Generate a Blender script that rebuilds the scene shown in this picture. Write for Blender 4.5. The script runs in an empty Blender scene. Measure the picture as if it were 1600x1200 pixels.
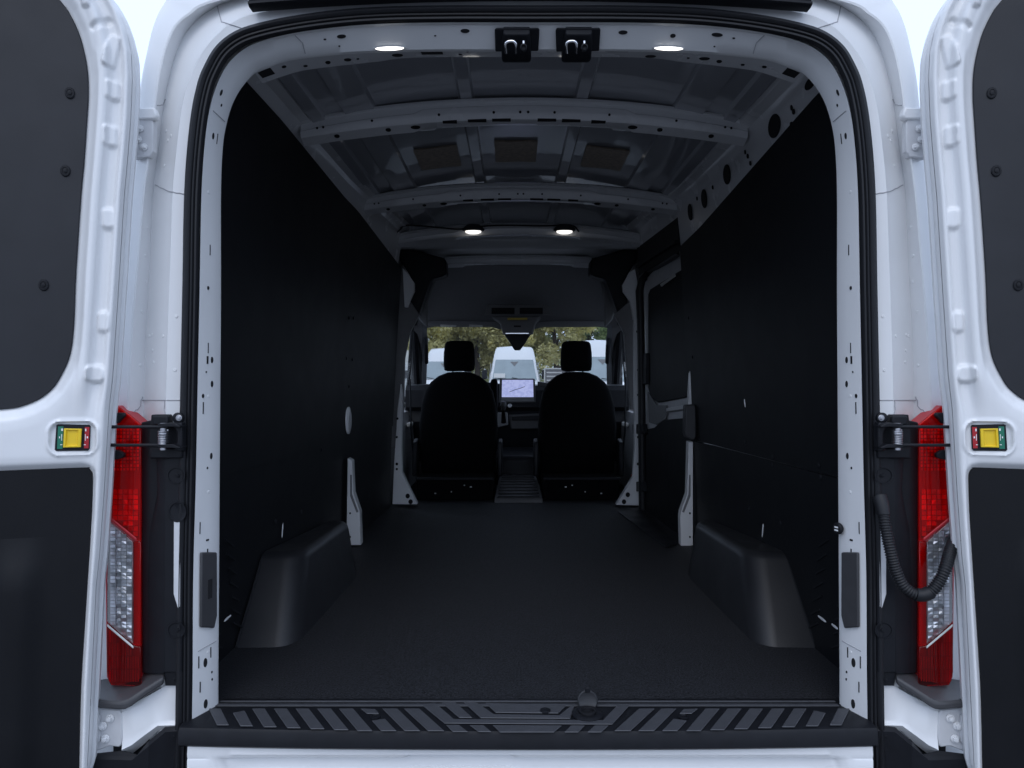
import bpy, bmesh, math, random
import numpy as np
from mathutils import Vector, Matrix

random.seed(7); rng = np.random.default_rng(7)
scene = bpy.context.scene
C = scene.collection

# ------------------------------------------------------------------ camera
F = 1109.0; VX = 800.0; VY = 585.0          # focal length and vanishing point in photo pixels (1600 wide)
CAMX, CAMY, CAMZ = -0.04, -1.6, 0.782       # load floor of the van is z = 0, rear door plane is y = 0
GROUND = -0.70
cam = bpy.data.cameras.new('camera'); camo = bpy.data.objects.new('camera', cam); C.objects.link(camo)
camo.location = (CAMX, CAMY, CAMZ); camo.rotation_euler = (math.radians(90), 0, 0)
cam.sensor_width = 36; cam.lens = 36 * F / 1600; cam.shift_x = 0.0; cam.shift_y = -(600 - VY) / 1600
cam.clip_start = 0.05; cam.clip_end = 3000
scene.camera = camo

# ------------------------------------------------------------------ sky, sun, exposure
world = bpy.data.worlds.new('World'); scene.world = world; world.use_nodes = True
wn = world.node_tree; wn.nodes.clear()
sky = wn.nodes.new('ShaderNodeTexSky'); sky.sky_type = 'NISHITA'; sky.sun_disc = False
sky.sun_elevation = math.radians(48); sky.sun_rotation = math.radians(188); sky.dust_density = 4.0
cl = wn.nodes.new('ShaderNodeMix'); cl.data_type = 'RGBA'; cl.inputs[0].default_value = 0.82
cl.inputs[7].default_value = (9.2, 11.15, 14.9, 1)     # even overcast cloud layer
wb = wn.nodes.new('ShaderNodeBackground'); wb.inputs['Strength'].default_value = 0.118
wo = wn.nodes.new('ShaderNodeOutputWorld')
wn.links.new(sky.outputs[0], cl.inputs[6]); wn.links.new(cl.outputs[2], wb.inputs['Color']); wn.links.new(wb.outputs[0], wo.inputs[0])
sun = bpy.data.lights.new('sun', 'SUN'); suno = bpy.data.objects.new('sun', sun); C.objects.link(suno)
sun.energy = 0.5; sun.angle = math.radians(35); sun.color = (1, 0.985, 0.96)
suno.rotation_euler = (math.radians(42), 0, math.radians(-8)); suno.location = (0, 0, 20)
vs = scene.view_settings
vs.view_transform = 'Standard'; vs.look = 'None'; vs.exposure = 0.0; vs.gamma = 1.0; vs.use_curve_mapping = False
scene.cycles.use_denoising = True
scene.cycles.max_bounces = 8; scene.cycles.transparent_max_bounces = 16; scene.cycles.caustics_reflective = False
scene.cycles.sample_clamp_indirect = 4.0

# ------------------------------------------------------------------ pixel helpers: photo pixel + distance -> place
def P(px, py, D, s=1):
    return Vector((s * (CAMX + (px - VX) / F * D), CAMY + D, CAMZ - (py - VY) / F * D))
def Pm(px, py, D, s=1):      # measured on the left side of the van; s = -1 gives its mirror on the right
    return P(px, py, D, s)
def lerp(a, b, t): return a + (b - a) * t
def sst0(a, b, x): t = min(1, max(0, (x - a) / (b - a))); return t * t * (3 - 2 * t)
def catmull(pts, n=8, closed=False):
    pts = [np.array(p, float) for p in pts]; out = []
    N = len(pts); rngi = range(N if closed else N - 1)
    for i in rngi:
        p1 = pts[i]; p2 = pts[(i + 1) % N]
        p0 = pts[i - 1] if (closed or i > 0) else 2 * p1 - p2
        p3 = pts[(i + 2) % N] if (closed or i + 2 < N) else 2 * p2 - p1
        for k in range(n):
            t = k / n
            out.append(0.5 * ((2 * p1) + (-p0 + p2) * t + (2 * p0 - 5 * p1 + 4 * p2 - p3) * t * t + (-p0 + 3 * p1 - 3 * p2 + p3) * t ** 3))
    if not closed: out.append(pts[-1])
    return out

# ------------------------------------------------------------------ materials
def mat(name, col, rough=0.5, metal=0.0, coat=0.0, noise=0.0, nscale=40.0, bump=0.0, bscale=200.0, spec=0.5, rvar=0.0, bdist=0.002):
    m = bpy.data.materials.new(name); m.use_nodes = True
    nt = m.node_tree; b = nt.nodes['Principled BSDF']
    b.inputs['Base Color'].default_value = (*col, 1); b.inputs['Roughness'].default_value = rough
    b.inputs['Metallic'].default_value = metal; b.inputs['Coat Weight'].default_value = coat
    b.inputs['Specular IOR Level'].default_value = spec
    tc = nt.nodes.new('ShaderNodeTexCoord')
    if noise > 0:
        n = nt.nodes.new('ShaderNodeTexNoise'); n.inputs['Scale'].default_value = nscale; n.inputs['Detail'].default_value = 6
        nt.links.new(tc.outputs['Object'], n.inputs['Vector'])
        r = nt.nodes.new('ShaderNodeMapRange'); r.inputs[3].default_value = 1 - noise; r.inputs[4].default_value = 1 + noise
        r.inputs[1].default_value = 0.3; r.inputs[2].default_value = 0.7
        nt.links.new(n.outputs[0], r.inputs[0])
        mx = nt.nodes.new('ShaderNodeMix'); mx.data_type = 'RGBA'; mx.blend_type = 'MULTIPLY'; mx.inputs[0].default_value = 1
        mx.inputs[6].default_value = (*col, 1); nt.links.new(r.outputs[0], mx.inputs[7]); nt.links.new(mx.outputs[2], b.inputs['Base Color'])
    if rvar > 0:
        n = nt.nodes.new('ShaderNodeTexNoise'); n.inputs['Scale'].default_value = 9; n.inputs['Detail'].default_value = 8
        nt.links.new(tc.outputs['Object'], n.inputs['Vector'])
        r = nt.nodes.new('ShaderNodeMapRange'); r.inputs[3].default_value = rough - rvar; r.inputs[4].default_value = rough + rvar
        r.inputs[1].default_value = 0.3; r.inputs[2].default_value = 0.7
        nt.links.new(n.outputs[0], r.inputs[0]); nt.links.new(r.outputs[0], b.inputs['Roughness'])
    if bump > 0:
        n = nt.nodes.new('ShaderNodeTexNoise'); n.inputs['Scale'].default_value = bscale; n.inputs['Detail'].default_value = 3
        nt.links.new(tc.outputs['Object'], n.inputs['Vector'])
        bp = nt.nodes.new('ShaderNodeBump'); bp.inputs['Strength'].default_value = bump; bp.inputs['Distance'].default_value = bdist
        nt.links.new(n.outputs[0], bp.inputs['Height']); nt.links.new(bp.outputs[0], b.inputs['Normal'])
    return m
def emit(name, col, strength):
    m = bpy.data.materials.new(name); m.use_nodes = True; nt = m.node_tree; b = nt.nodes['Principled BSDF']
    b.inputs['Base Color'].default_value = (0.8, 0.8, 0.8, 1)
    b.inputs['Emission Color'].default_value = (*col, 1); b.inputs['Emission Strength'].default_value = strength
    return m
def lens(name, tint, rough=0.06, fac=0.16):
    m = bpy.data.materials.new(name); m.use_nodes = True; nt = m.node_tree; nt.nodes.clear()
    o = nt.nodes.new('ShaderNodeOutputMaterial'); t = nt.nodes.new('ShaderNodeBsdfTransparent'); t.inputs[0].default_value = (*tint, 1)
    g = nt.nodes.new('ShaderNodeBsdfGlossy'); g.inputs['Roughness'].default_value = rough; g.inputs[0].default_value = (1, 1, 1, 1)
    fr = nt.nodes.new('ShaderNodeFresnel'); fr.inputs[0].default_value = 1.5
    ad = nt.nodes.new('ShaderNodeMath'); ad.operation = 'MULTIPLY'; ad.inputs[1].default_value = fac * 6
    ad.use_clamp = True
    mx = nt.nodes.new('ShaderNodeMixShader')
    nt.links.new(fr.outputs[0], ad.inputs[0]); nt.links.new(ad.outputs[0], mx.inputs[0]); nt.links.new(t.outputs[0], mx.inputs[1]); nt.links.new(g.outputs[0], mx.inputs[2])
    nt.links.new(mx.outputs[0], o.inputs[0])
    return m

WHITE = mat('white_paint', (0.75, 0.755, 0.76), 0.34, coat=0.35, noise=0.02, nscale=7, bump=0.06, bscale=90, rvar=0.05, bdist=0.001)
SEAMM = mat('seam_sealer', (0.36, 0.36, 0.38), 0.6)
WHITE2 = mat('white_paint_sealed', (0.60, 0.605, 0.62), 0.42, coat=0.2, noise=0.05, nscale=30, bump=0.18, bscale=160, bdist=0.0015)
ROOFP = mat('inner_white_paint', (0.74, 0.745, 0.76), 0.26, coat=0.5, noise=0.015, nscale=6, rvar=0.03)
SKINSHADE = mat('roof_skin_shaded', (0.42, 0.43, 0.46), 0.20, coat=0.9, noise=0.02, nscale=4)  # white roof skin greyed: the shade on its down-facing side is in the colour
RUBBER = mat('rubber', (0.012, 0.0126, 0.0152), 0.5, bump=0.1, bscale=300, spec=0.32)
PLAST = mat('black_plastic', (0.0100, 0.0108, 0.0138), 0.48, noise=0.12, nscale=30, bump=0.25, bscale=700, rvar=0.07, bdist=0.0008, spec=0.2)
PLASTG = mat('charcoal_plastic', (0.045, 0.045, 0.049), 0.5, noise=0.08, nscale=40, bump=0.25, bscale=800, bdist=0.0006)
GREY = mat('grey_trim', (0.17, 0.17, 0.175), 0.6, noise=0.05, bump=0.15, bscale=500, bdist=0.0006)
LTRIM = mat('black_door_trim', (0.0055, 0.006, 0.0078), 0.5, noise=0.1, nscale=12, bump=0.2, bscale=420, rvar=0.06, bdist=0.0008, spec=0.22)
TREAD = mat('tread_pad', (0.056, 0.058, 0.066), 0.5, noise=0.08, nscale=60, bump=0.15, bscale=600, bdist=0.0006)
BOARD = mat('black_panel_board', (0.0175, 0.0185, 0.0225), 0.5, noise=0.10, nscale=12, bump=0.12, bscale=420, rvar=0.06, bdist=0.0008, spec=0.32)
WALLB = mat('black_wall_lining', (0.0046, 0.0052, 0.0070), 0.6, noise=0.05, nscale=8, bump=0.15, bscale=260, rvar=0.02, bdist=0.001, spec=0.25)
SEAT = mat('seat_fabric', (0.0022, 0.0024, 0.0032), 0.9, noise=0.2, nscale=200, bump=0.3, bscale=900, spec=0.12)
HEAD = mat('headliner_cloth', (0.22, 0.22, 0.23), 0.9, noise=0.05, nscale=80)
DARK = mat('hole_shadow', (0.006, 0.006, 0.008), 0.9)
CHROME = mat('bright_steel', (0.72, 0.72, 0.74), 0.18, metal=1.0)
STEEL = mat('dull_steel', (0.45, 0.45, 0.47), 0.4, metal=1.0, noise=0.1)
YELLOW = mat('yellow_plastic', (0.80, 0.55, 0.02), 0.35, noise=0.05)
GREENP = mat('green_label', (0.012, 0.16, 0.10), 0.4)
REDP = mat('red_label', (0.38, 0.012, 0.02), 0.4)
PRINT = mat('white_print', (0.8, 0.8, 0.8), 0.5)
PAD = mat('brown_pad', (0.52, 0.44, 0.36), 0.8, noise=0.2, nscale=60, bump=0.5, bscale=120)
LABEL = mat('label_yellow', (0.55, 0.40, 0.05), 0.6)
PALE = mat('pale_label', (0.6, 0.6, 0.58), 0.6)
LIT = emit('lit_lamp', (1.0, 0.97, 0.92), 3.0)
LIT2 = emit('lit_bow_lamp', (1.0, 0.97, 0.92), 1.5)
REDLENS = lens('red_lens', (0.97, 0.06, 0.085), .06, .1)
DARKLENS = lens('dark_red_lens', (0.72, 0.04, 0.06), .06, .1)
CLEARLENS = lens('clear_lens', (0.93, 0.94, 0.95))
GLASS = lens('window_glass', (0.95, 0.97, 0.97), 0.01, 0.06)
REFL = mat('lamp_reflector', (0.90, 0.90, 0.92), 0.34, metal=.85)
REDREF = mat('red_reflector', (0.95, 0.45, 0.45), 0.35, metal=.3)
REDTRAY = mat('lamp_tray', (0.50, 0.05, 0.06), 0.4)
# floor mat: coarse black grain
FLOORM = mat('floor_mat', (0.019, 0.020, 0.0238), 0.6, noise=0.95, nscale=210, bump=1.0, bscale=230, bdist=0.004, spec=0.3)
ARCH = mat('arch_plastic', (0.0125, 0.0132, 0.016), 0.42, noise=0.15, nscale=300, bump=0.3, bscale=500, rvar=0.05, bdist=0.001, spec=0.6)
# screen
SCREEN = bpy.data.materials.new('screen_map'); SCREEN.use_nodes = True
_nt = SCREEN.node_tree; _b = _nt.nodes['Principled BSDF']; _tc = _nt.nodes.new('ShaderNodeTexCoord')
_n = _nt.nodes.new('ShaderNodeTexNoise'); _n.inputs['Scale'].default_value = 60; _nt.links.new(_tc.outputs['Object'], _n.inputs['Vector'])
_r = _nt.nodes.new('ShaderNodeValToRGB'); _r.color_ramp.elements[0].position = 0.42; _r.color_ramp.elements[0].color = (0.44, 0.50, 0.90, 1)
_r.color_ramp.elements[1].position = 0.52; _r.color_ramp.elements[1].color = (0.54, 0.60, 1.0, 1)
_nt.links.new(_n.outputs[0], _r.inputs[0]); _nt.links.new(_r.outputs[0], _b.inputs['Emission Color']); _b.inputs['Emission Strength'].default_value = 0.75
_b.inputs['Base Color'].default_value = (0.02, 0.02, 0.02, 1)

# ------------------------------------------------------------------ mesh building
W = {}
def link(o, parent=None, world=None):
    C.objects.link(o)
    if world is None: world = Matrix.Identity(4)
    if parent is not None:
        o.parent = parent
        o.matrix_local = W[parent.name].inverted() @ world
    else:
        o.matrix_world = world
    W[o.name] = world.copy()
    return o
def empty(name, loc, label, cat, group=None, rz=0):
    o = bpy.data.objects.new(name, None); o.empty_display_size = 0.2
    o['label'] = label; o['category'] = cat
    if group: o['group'] = group
    return link(o, None, Matrix.Translation(loc) @ Matrix.Rotation(rz, 4, 'Z'))

class MB:
    def __init__(s): s.v = []; s.f = []
    def add(s, vs_, fs):
        o = len(s.v); s.v += [tuple(v) for v in vs_]; s.f += [tuple(i + o for i in f) for f in fs]; return s
    def prism(s, pts, off):
        n = len(pts); off = Vector(off); a = [Vector(p) for p in pts]; b = [p + off for p in a]
        fs = [tuple(range(n)), tuple(range(2 * n - 1, n - 1, -1))]
        fs += [(i, i + n, (i + 1) % n + n, (i + 1) % n) for i in range(n)]
        return s.add(a + b, fs)
    def loft(s, rings, ring_closed=False, path_closed=False, caps=False):
        m = len(rings[0]); vs_ = [p for r in rings for p in r]; fs = []
        R = len(rings)
        for i in range(R if path_closed else R - 1):
            j = (i + 1) % R
            for k in range(m if ring_closed else m - 1):
                l = (k + 1) % m
                fs.append((i * m + k, i * m + l, j * m + l, j * m + k))
        if caps and ring_closed:
            fs.append(tuple(range(m))); fs.append(tuple(range((R - 1) * m, R * m)))
        return s.add(vs_, fs)
    def tube(s, path, r, n=10, caps=True):
        path = [Vector(p) for p in path]; rings = []; N = len(path)
        up = Vector((0, 0, 1))
        t0 = (path[1] - path[0]).normalized()
        if abs(t0.dot(up)) > 0.9: up = Vector((1, 0, 0))
        u = t0.cross(up).normalized()
        for i, p in enumerate(path):
            t = (path[min(i + 1, N - 1)] - path[max(i - 1, 0)]).normalized()
            u = (u - t * u.dot(t)).normalized(); w = t.cross(u)
            rr = r[i] if isinstance(r, (list, tuple)) else r
            rings.append([p + (u * math.cos(a) + w * math.sin(a)) * rr for a in [2 * math.pi * k / n for k in range(n)]])
        return s.loft(rings, True, False, caps)
    def box(s, c, size, R=None):
        c = Vector(c); h = Vector(size) / 2
        vs_ = []
        for x in (-1, 1):
            for y in (-1, 1):
                for z in (-1, 1):
                    p = Vector((x * h.x, y * h.y, z * h.z))
                    vs_.append(c + (R @ p if R else p))
        return s.add(vs_, [(0, 1, 3, 2), (4, 6, 7, 5), (0, 4, 5, 1), (2, 3, 7, 6), (0, 2, 6, 4), (1, 5, 7, 3)])
    def span(s, a, b):
        a = Vector(a); b = Vector(b); return s.box((a + b) / 2, (abs(b.x - a.x), abs(b.y - a.y), abs(b.z - a.z)))
    def lathe(s, c, axis, prof, n=18):      # prof: (radius, height along axis)
        c = Vector(c); axis = Vector(axis).normalized()
        u = axis.cross(Vector((0, 0, 1)) if abs(axis.z) < 0.9 else Vector((1, 0, 0))).normalized(); w = axis.cross(u)
        rings = [[c + axis * h + (u * math.cos(2 * math.pi * k / n) + w * math.sin(2 * math.pi * k / n)) * r for k in range(n)] for r, h in prof]
        return s.loft(rings, True, False, True)
    def mesh(s, name, mt, smooth=38, recalc=True):
        me = bpy.data.meshes.new(name); me.from_pydata(s.v, [], s.f); me.materials.append(mt)
        if recalc:
            bm = bmesh.new(); bm.from_mesh(me); bmesh.ops.remove_doubles(bm, verts=bm.verts, dist=1e-6); bmesh.ops.recalc_face_normals(bm, faces=bm.faces); bm.to_mesh(me); bm.free()
        if smooth:
            me.shade_smooth(); me.set_sharp_from_angle(angle=math.radians(smooth))
        me.update(); return me
    def build(s, name, mt, parent=None, smooth=38, bevel=0.0, segs=2, recalc=True):
        o = bpy.data.objects.new(name, s.mesh(name, mt, smooth, recalc)); link(o, parent)
        if bevel:
            b = o.modifiers.new('bevel', 'BEVEL'); b.width = bevel; b.segments = segs; b.limit_method = 'ANGLE'; b.angle_limit = math.radians(35)
        return o
def inst(name, mesh, parent, M):
    o = bpy.data.objects.new(name, mesh); return link(o, parent, M)
def frame(pos, n, up=Vector((0, 0, 1))):     # z axis = n, y axis near up
    n = Vector(n).normalized(); x = Vector(up).cross(n).normalized(); y = n.cross(x)
    return Matrix(((x.x, y.x, n.x, pos[0]), (x.y, y.y, n.y, pos[1]), (x.z, y.z, n.z, pos[2]), (0, 0, 0, 1)))
def Sc(a, b, c): return Matrix.Diagonal((a, b, c, 1))
def kind(o, k): o['kind'] = k; return o

# shared small pieces, unit size
def unit_disc(name, mt, n=20):
    return MB().lathe((0, 0, 0), (0, 0, 1), [(1, -0.4), (1, 0.5), (0.9, 1.0)], n).mesh(name, mt)
HOLE = unit_disc('punched_hole', DARK)
SLOT = MB().box((0, 0, 0), (2, 2, 2)).mesh('slot', DARK, 0)
CLIP = MB().lathe((0, 0, 0), (0, 0, 1), [(1.0, 0), (1.0, 0.18), (0.85, 0.34), (0.62, 0.36), (0.56, 0.28), (0.42, 0.28), (0.38, 0.42), (0.1, 0.48)], 20).mesh('push_clip', PLAST)
def bolt_mesh(mt):
    m = MB().lathe((0, 0, 0), (0, 0, 1), [(1.0, 0), (1.0, 0.16), (0.9, 0.24)], 20)
    m.lathe((0, 0, 0.2), (0, 0, 1), [(0.66, 0), (0.66, 0.45), (0.55, 0.58)], 6)
    m.lathe((0, 0, 0.7), (0, 0, 1), [(0.34, 0), (0.34, 0.14), (0.2, 0.16)], 12)
    return m.mesh('bolt', mt, 30)
BOLTW = bolt_mesh(WHITE); BOLTS = bolt_mesh(STEEL); BOLTB = bolt_mesh(PLAST)
WELD = MB().lathe((0, 0, 0), (0, 0, 1), [(1.0, 0), (0.85, 0.35), (0.45, 0.5), (0.2, 0.3)], 12).mesh('spot_weld', WHITE)

# ================================================================== SETTING
g = MB(); S = 900
g.add([(-S, -S, GROUND), (S, -S, GROUND), (S, S, GROUND), (-S, S, GROUND)], [(0, 1, 2, 3)])
ASPH = mat('asphalt', (0.125, 0.125, 0.127), 0.85, noise=0.3, nscale=3, bump=0.4, bscale=120)
kind(g.build('asphalt_ground', ASPH, None, 0), 'structure')

# ================================================================== THE VAN
van = empty('cargo_van', (0, 2.2, GROUND), 'white cargo van with both rear doors swung open on a black lined cargo bay', 'van')

# ------------------------------------------------ rings round the rear opening (left half, photo pixels, bottom -> top centre)
SEAL = [(300, 1262), (288, 1215), (289, 1130), (290, 1050), (291, 900), (294, 750), (297, 600), (300, 450), (303, 300), (311, 200), (322, 140), (335, 107), (351, 82), (376, 63), (410, 51), (463, 40), (530, 31), (600, 26), (700, 24), (827, 24)]
A_ = [(308, 1262), (300, 1215), (300, 1130), (301, 1050), (302, 900), (306, 750), (309, 600), (312, 450), (315, 300), (321, 215), (329, 165), (341, 128), (357, 99), (381, 77), (412, 63), (463, 51), (530, 42), (600, 37), (700, 35), (827, 35)]
B_ = [(340, 1140), (338, 1120), (338, 1095), (338, 1050), (339, 900), (340, 750), (341, 600), (342, 450), (342, 300), (345, 228), (351, 190), (361, 158), (376, 132), (396, 111), (418, 102), (453, 91), (520, 83), (585, 79), (690, 77), (827, 77)]
A2_ = [(lerp(a[0], b[0], .22), lerp(a[1], b[1], .10)) for a, b in zip(A_, B_)]
def half(px, D): return catmull([tuple(P(x, y, D)) for x, y in px], 8)
def full(h):      # add the mirrored right half
    L = [Vector(p) for p in h]; L[-1].x = 0
    return L + [Vector((-p.x, p.y, p.z)) for p in reversed(L[:-1])]
hA, hA2, hB = half(A_, 1.6), half(A2_, 1.612), half(B_, 1.662)
hBb = [np.array(p) + np.array((0, 0.012, 0)) for p in hB]
def outset(h, d):
    out = []
    for i, p in enumerate(h):
        a = h[max(i - 1, 0)]; b = h[min(i + 1, len(h) - 1)]; t = b - a; t = t / (np.linalg.norm(t) + 1e-9)
        nrm = np.array((-t[2], 0, t[0]))       # outward for a ring walked up the left side then to the centre
        out.append(p + nrm * d)
    return out
hC = [p + np.array((0, 0.03, 0)) for p in outset(hB, 0.02)]
hD = [p + np.array((0, 0.03, 0)) for p in outset(hB, 0.09)]
m = MB().loft([full(hA), full(hA2), full([0.5 * (a + b) + np.array((0, .0, 0)) for a, b in zip(hA2, hB)]), full(hB), full(hBb), full(hC), full(hD)])
jamb = m.build('rear_jamb', WHITE, van, 30)

# numeric picking on the jamb surface
_t = np.linspace(0, 1, 60)
JG = np.array([[(1 - f) * a + f * b for f in _t] for a, b in zip(hA2, hB)])
JPX = VX + (JG[..., 0] - CAMX) / (JG[..., 1] - CAMY) * F
JPY = VY - (JG[..., 2] - CAMZ) / (JG[..., 1] - CAMY) * F
def jpick(px, py, s=1):
    i, j = np.unravel_index(np.argmin((JPX - px) ** 2 + (JPY - py) ** 2), JPX.shape)
    p = Vector(JG[i, j]); e1 = Vector(JG[i, -1] - JG[i, 0]).normalized()
    i2 = min(i + 1, len(JG) - 1); e2 = Vector(JG[i2, j] - JG[i2 - 1, j]).normalized()
    n = e1.cross(e2).normalized()
    if n.dot(Vector((CAMX, CAMY, CAMZ)) - p) < 0: n = -n
    if s < 0: p.x *= -1; n.x *= -1; e2.x *= -1
    return p, n, e2
def jhole(px, py, w, h, s=1, name='punched_hole', mesh=None, th=0.0012):
    p, n, e2 = jpick(px, py, s); k = 1.66 / F
    # w is foreshortened on screen: widen along the surface
    M = frame(p + n * 0.0002, n, e2) @ Sc(w * k * 1.4 if abs(e2.z) > .6 else w * k, h * k * (1 if abs(e2.z) > .6 else 1.2), th)
    return inst(name, mesh or HOLE, jamb, M)
for s in (1, -1):
    for x, y, w, h in [(347, 144, 1.6, 5), (345, 165, 1, 2.4), (334, 211, 1.8, 5), (325, 454, 1.6, 3), (331, 564, 1.8, 5), (331, 597, 1.8, 5), (317, 611, 1.6, 3.4), (330, 708, 1.8, 5), (324, 734, 1, 2), (322, 584, .8, 1.6), (331, 1045, .9, 2), (331, 1056, .9, 2)]:
        jhole(x, y, w, h, s)
    for x, y, w, h in [(339, 217, .4, 8), (328, 394, .4, 8), (325, 544, .4, 8), (324, 564, 1.1, 6), (317, 630, .5, 9), (312, 830, .4, 9), (310, 1040, .5, 9), (329, 1023, .5, 8), (313, 1076, .5, 8)]:
        jhole(x, y, w, h, s, 'slot', SLOT)
    for x, y in [(321, 1028), (320, 1098)]: jhole(x, y, 2.6, 7, s)
    # black T slot and grey latch cover
    jhole(324, 849, 1.8, 1.3, s, 'slot', SLOT); jhole(324, 855, .6, 5, s, 'slot', SLOT)
    mm = MB(); ring = []
    for (x, y) in [(311, 866), (316, 862), (331, 857), (336, 861), (336, 962), (332, 974), (314, 980), (310, 976)]:
        p, n, e = jpick(x, y, s); ring.append(p + n * 0.001)
    nn = jpick(325, 920, s)[1]
    cov = mm.prism(ring, nn * 0.007).build('latch_cover', PLASTG, van, 40, 0.004, 3)
    p, n, e = jpick(324, 910, s)
    if s == 1: inst('slot', SLOT, cov, frame(p + n * 0.0078, n, e) @ Sc(0.006, 0.022, 0.0015))
    for y in (300, 610, 760, 985, 1010):
        p, n, e = jpick(326, y, s); inst('spot_weld', WELD, jamb, frame(p, n, e) @ Sc(.004, .004, .002))
    # seam lines between jamb stampings
    for (x0, y0, x1, y1) in [(322, 172, 352, 190), (302, 1021, 338, 996)]:
        a = jpick(x0, y0, s); b = jpick(x1, y1, s)
        MB().tube([a[0].lerp(b[0], t) + lerp(0.0, 0.0004, t) * a[1] + a[1] * .0002 for t in (0, .5, 1)], 0.0011, 6).build('seam', SEAMM, jamb)
# black tag with white print on the right jamb
p, n, e = jpick(343, 826, -1)
tg = MB().lathe(p + n * .004, n, [(0.012, 0), (0.0135, .003), (0.0135, .007), (0.011, .010)], 24).build('plug_tag', PLAST, van)
for dz in (.003, -.004): inst('print_mark', MB().box((0, 0, 0), (2, 2, 2)).mesh('print_mark', PRINT, 0), tg, frame(p + n * .0142 + Vector((0, 0, dz)), n, e) @ Sc(.005, .0017, .0004))

# ------------------------------------------------ rubber seal
prof = [(-.0165, .000), (-.0165, .012), (-.013, .019), (-.006, .021), (-.001, .017), (.0005, .0115), (.002, .015), (.006, .016), (.0078, .0105), (.0095, .013), (.0135, .013), (.016, .008), (.016, 0)]
hS = half(SEAL, 1.603); rings = []
fullS = full(hS)
bot = [Vector((x, fullS[0].y, fullS[0].z - .012)) for x in np.linspace(-.55, .55, 30)]
loop = fullS + list(reversed([Vector((b.x, b.y, fullS[0].z - .028)) for b in bot]))
loop = [Vector(p) for p in loop]
N = len(loop)
for i, p in enumerate(loop):
    t = (loop[(i + 1) % N] - loop[i - 1]).normalized(); nrm = Vector((t.z, 0, -t.x))   # towards the opening
    rings.append([p + nrm * u - Vector((0, 1, 0)) * w for u, w in prof])
MB().loft(rings, False, True).build('door_seal', RUBBER, van, 50)

# ------------------------------------------------ outer body round the opening
R0 = [(281, 1300), (279, 1000), (283, 700), (287, 525), (289, 412), (291, 300), (297, 225), (303, 170), (312, 128), (326, 95), (345, 70), (372, 52), (410, 41), (500, 25), (650, 16), (827, 14)]
R1 = [(250, 1300), (252, 1000), (258, 700), (262, 525), (266, 412), (270, 300), (277, 225), (285, 165), (296, 125), (310, 92), (332, 62), (362, 36), (405, 20), (500, 8), (650, 0), (827, -2)]
R2 = [(215, 1300), (217, 1000), (223, 700), (228, 525), (234, 412), (239, 300), (249, 225), (256, 165), (265, 120), (276, 82), (293, 48), (325, 18), (375, -2), (500, -20), (650, -28), (827, -30)]
R3 = [(180, 1300), (188, 1000), (198, 700), (207, 525), (216, 412), (226, 300), (236, 225), (243, 165), (250, 117), (260, 75), (275, 42), (298, 22), (335, 3), (500, -38), (650, -46), (827, -50)]
R4 = [(140, 1300), (145, 1000), (165, 700), (180, 525), (192, 412), (203, 300), (211, 225), (217, 165), (222, 120), (230, 80), (240, 40), (255, 8), (285, -25), (400, -70), (650, -92), (827, -95)]
h0, h1, h2, h3, h4 = half(R0, 1.606), half(R1, 1.602), half(R2, 1.664), half(R3, 1.622), half(R4, 1.652)
def mid(a, b, t, dy=0): return [(1 - t) * p + t * q + np.array((0, dy, 0)) for p, q in zip(a, b)]
h5 = [p + np.array((0, .02, 0)) for p in outset(h4, .012)]
h6 = [p + np.array((0, .06, 0)) for p in outset(h4, .016)]
rr = [h0, mid(h0, h1, .5, .001), mid(h0, h1, .9), h1, mid(h1, h2, .12, .004), mid(h1, h2, .45, .004), mid(h1, h2, .85, .003), h2, mid(h2, h3, .1, -.001), mid(h2, h3, .9, -.001), h3, mid(h3, h4, .06, -.003), mid(h3, h4, .6, -.005), mid(h3, h4, .93, -.003), h4, h5, h6]
frm = MB().loft([full(r) for r in rr]).build('rear_frame', WHITE, van, 24)
# outer skin runs forward to the cab
def fwd(h, y, k=1.0): return full([np.array((p[0] * k, y, p[2])) for p in h])
MB().loft([full(h6), fwd(h6, .5), fwd(h6, 1.5, 1.02), fwd(h6, 2.75, 1.03)]).build('outer_skin', WHITE, van, 30)
# weld dimples and seams on the frame
FG = np.array(rr); FPX = VX + (FG[..., 0] - CAMX) / (FG[..., 1] - CAMY) * F; FPY = VY - (FG[..., 2] - CAMZ) / (FG[..., 1] - CAMY) * F
def fpick(px, py, s=1):
    best = None
    # bilinear refine between rings
    i, j = np.unravel_index(np.argmin((FPX - px) ** 2 + (FPY - py) ** 2), FPX.shape)
    bp = None; bd = 1e9
    for a in range(max(i - 1, 0), min(i + 1, len(FG) - 2) + 1):
        for b in range(max(j - 1, 0), min(j + 1, FG.shape[1] - 2) + 1):
            for u in np.linspace(0, 1, 9):
                for w in np.linspace(0, 1, 9):
                    q = (FG[a, b] * (1 - u) + FG[a + 1, b] * u) * (1 - w) + (FG[a, b + 1] * (1 - u) + FG[a + 1, b + 1] * u) * w
                    x = VX + (q[0] - CAMX) / (q[1] - CAMY) * F; y = VY - (q[2] - CAMZ) / (q[1] - CAMY) * F
                    d = (x - px) ** 2 + (y - py) ** 2
                    if d < bd: bd = d; bp = (q, FG[a + 1, b] - FG[a, b], FG[a, b + 1] - FG[a, b])
    q, e1, e2 = bp; n = Vector(e1).cross(Vector(e2)).normalized(); q = Vector(q)
    if n.y > 0: n = -n
    if s < 0: q.x *= -1; n.x *= -1
    return q, n
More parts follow.
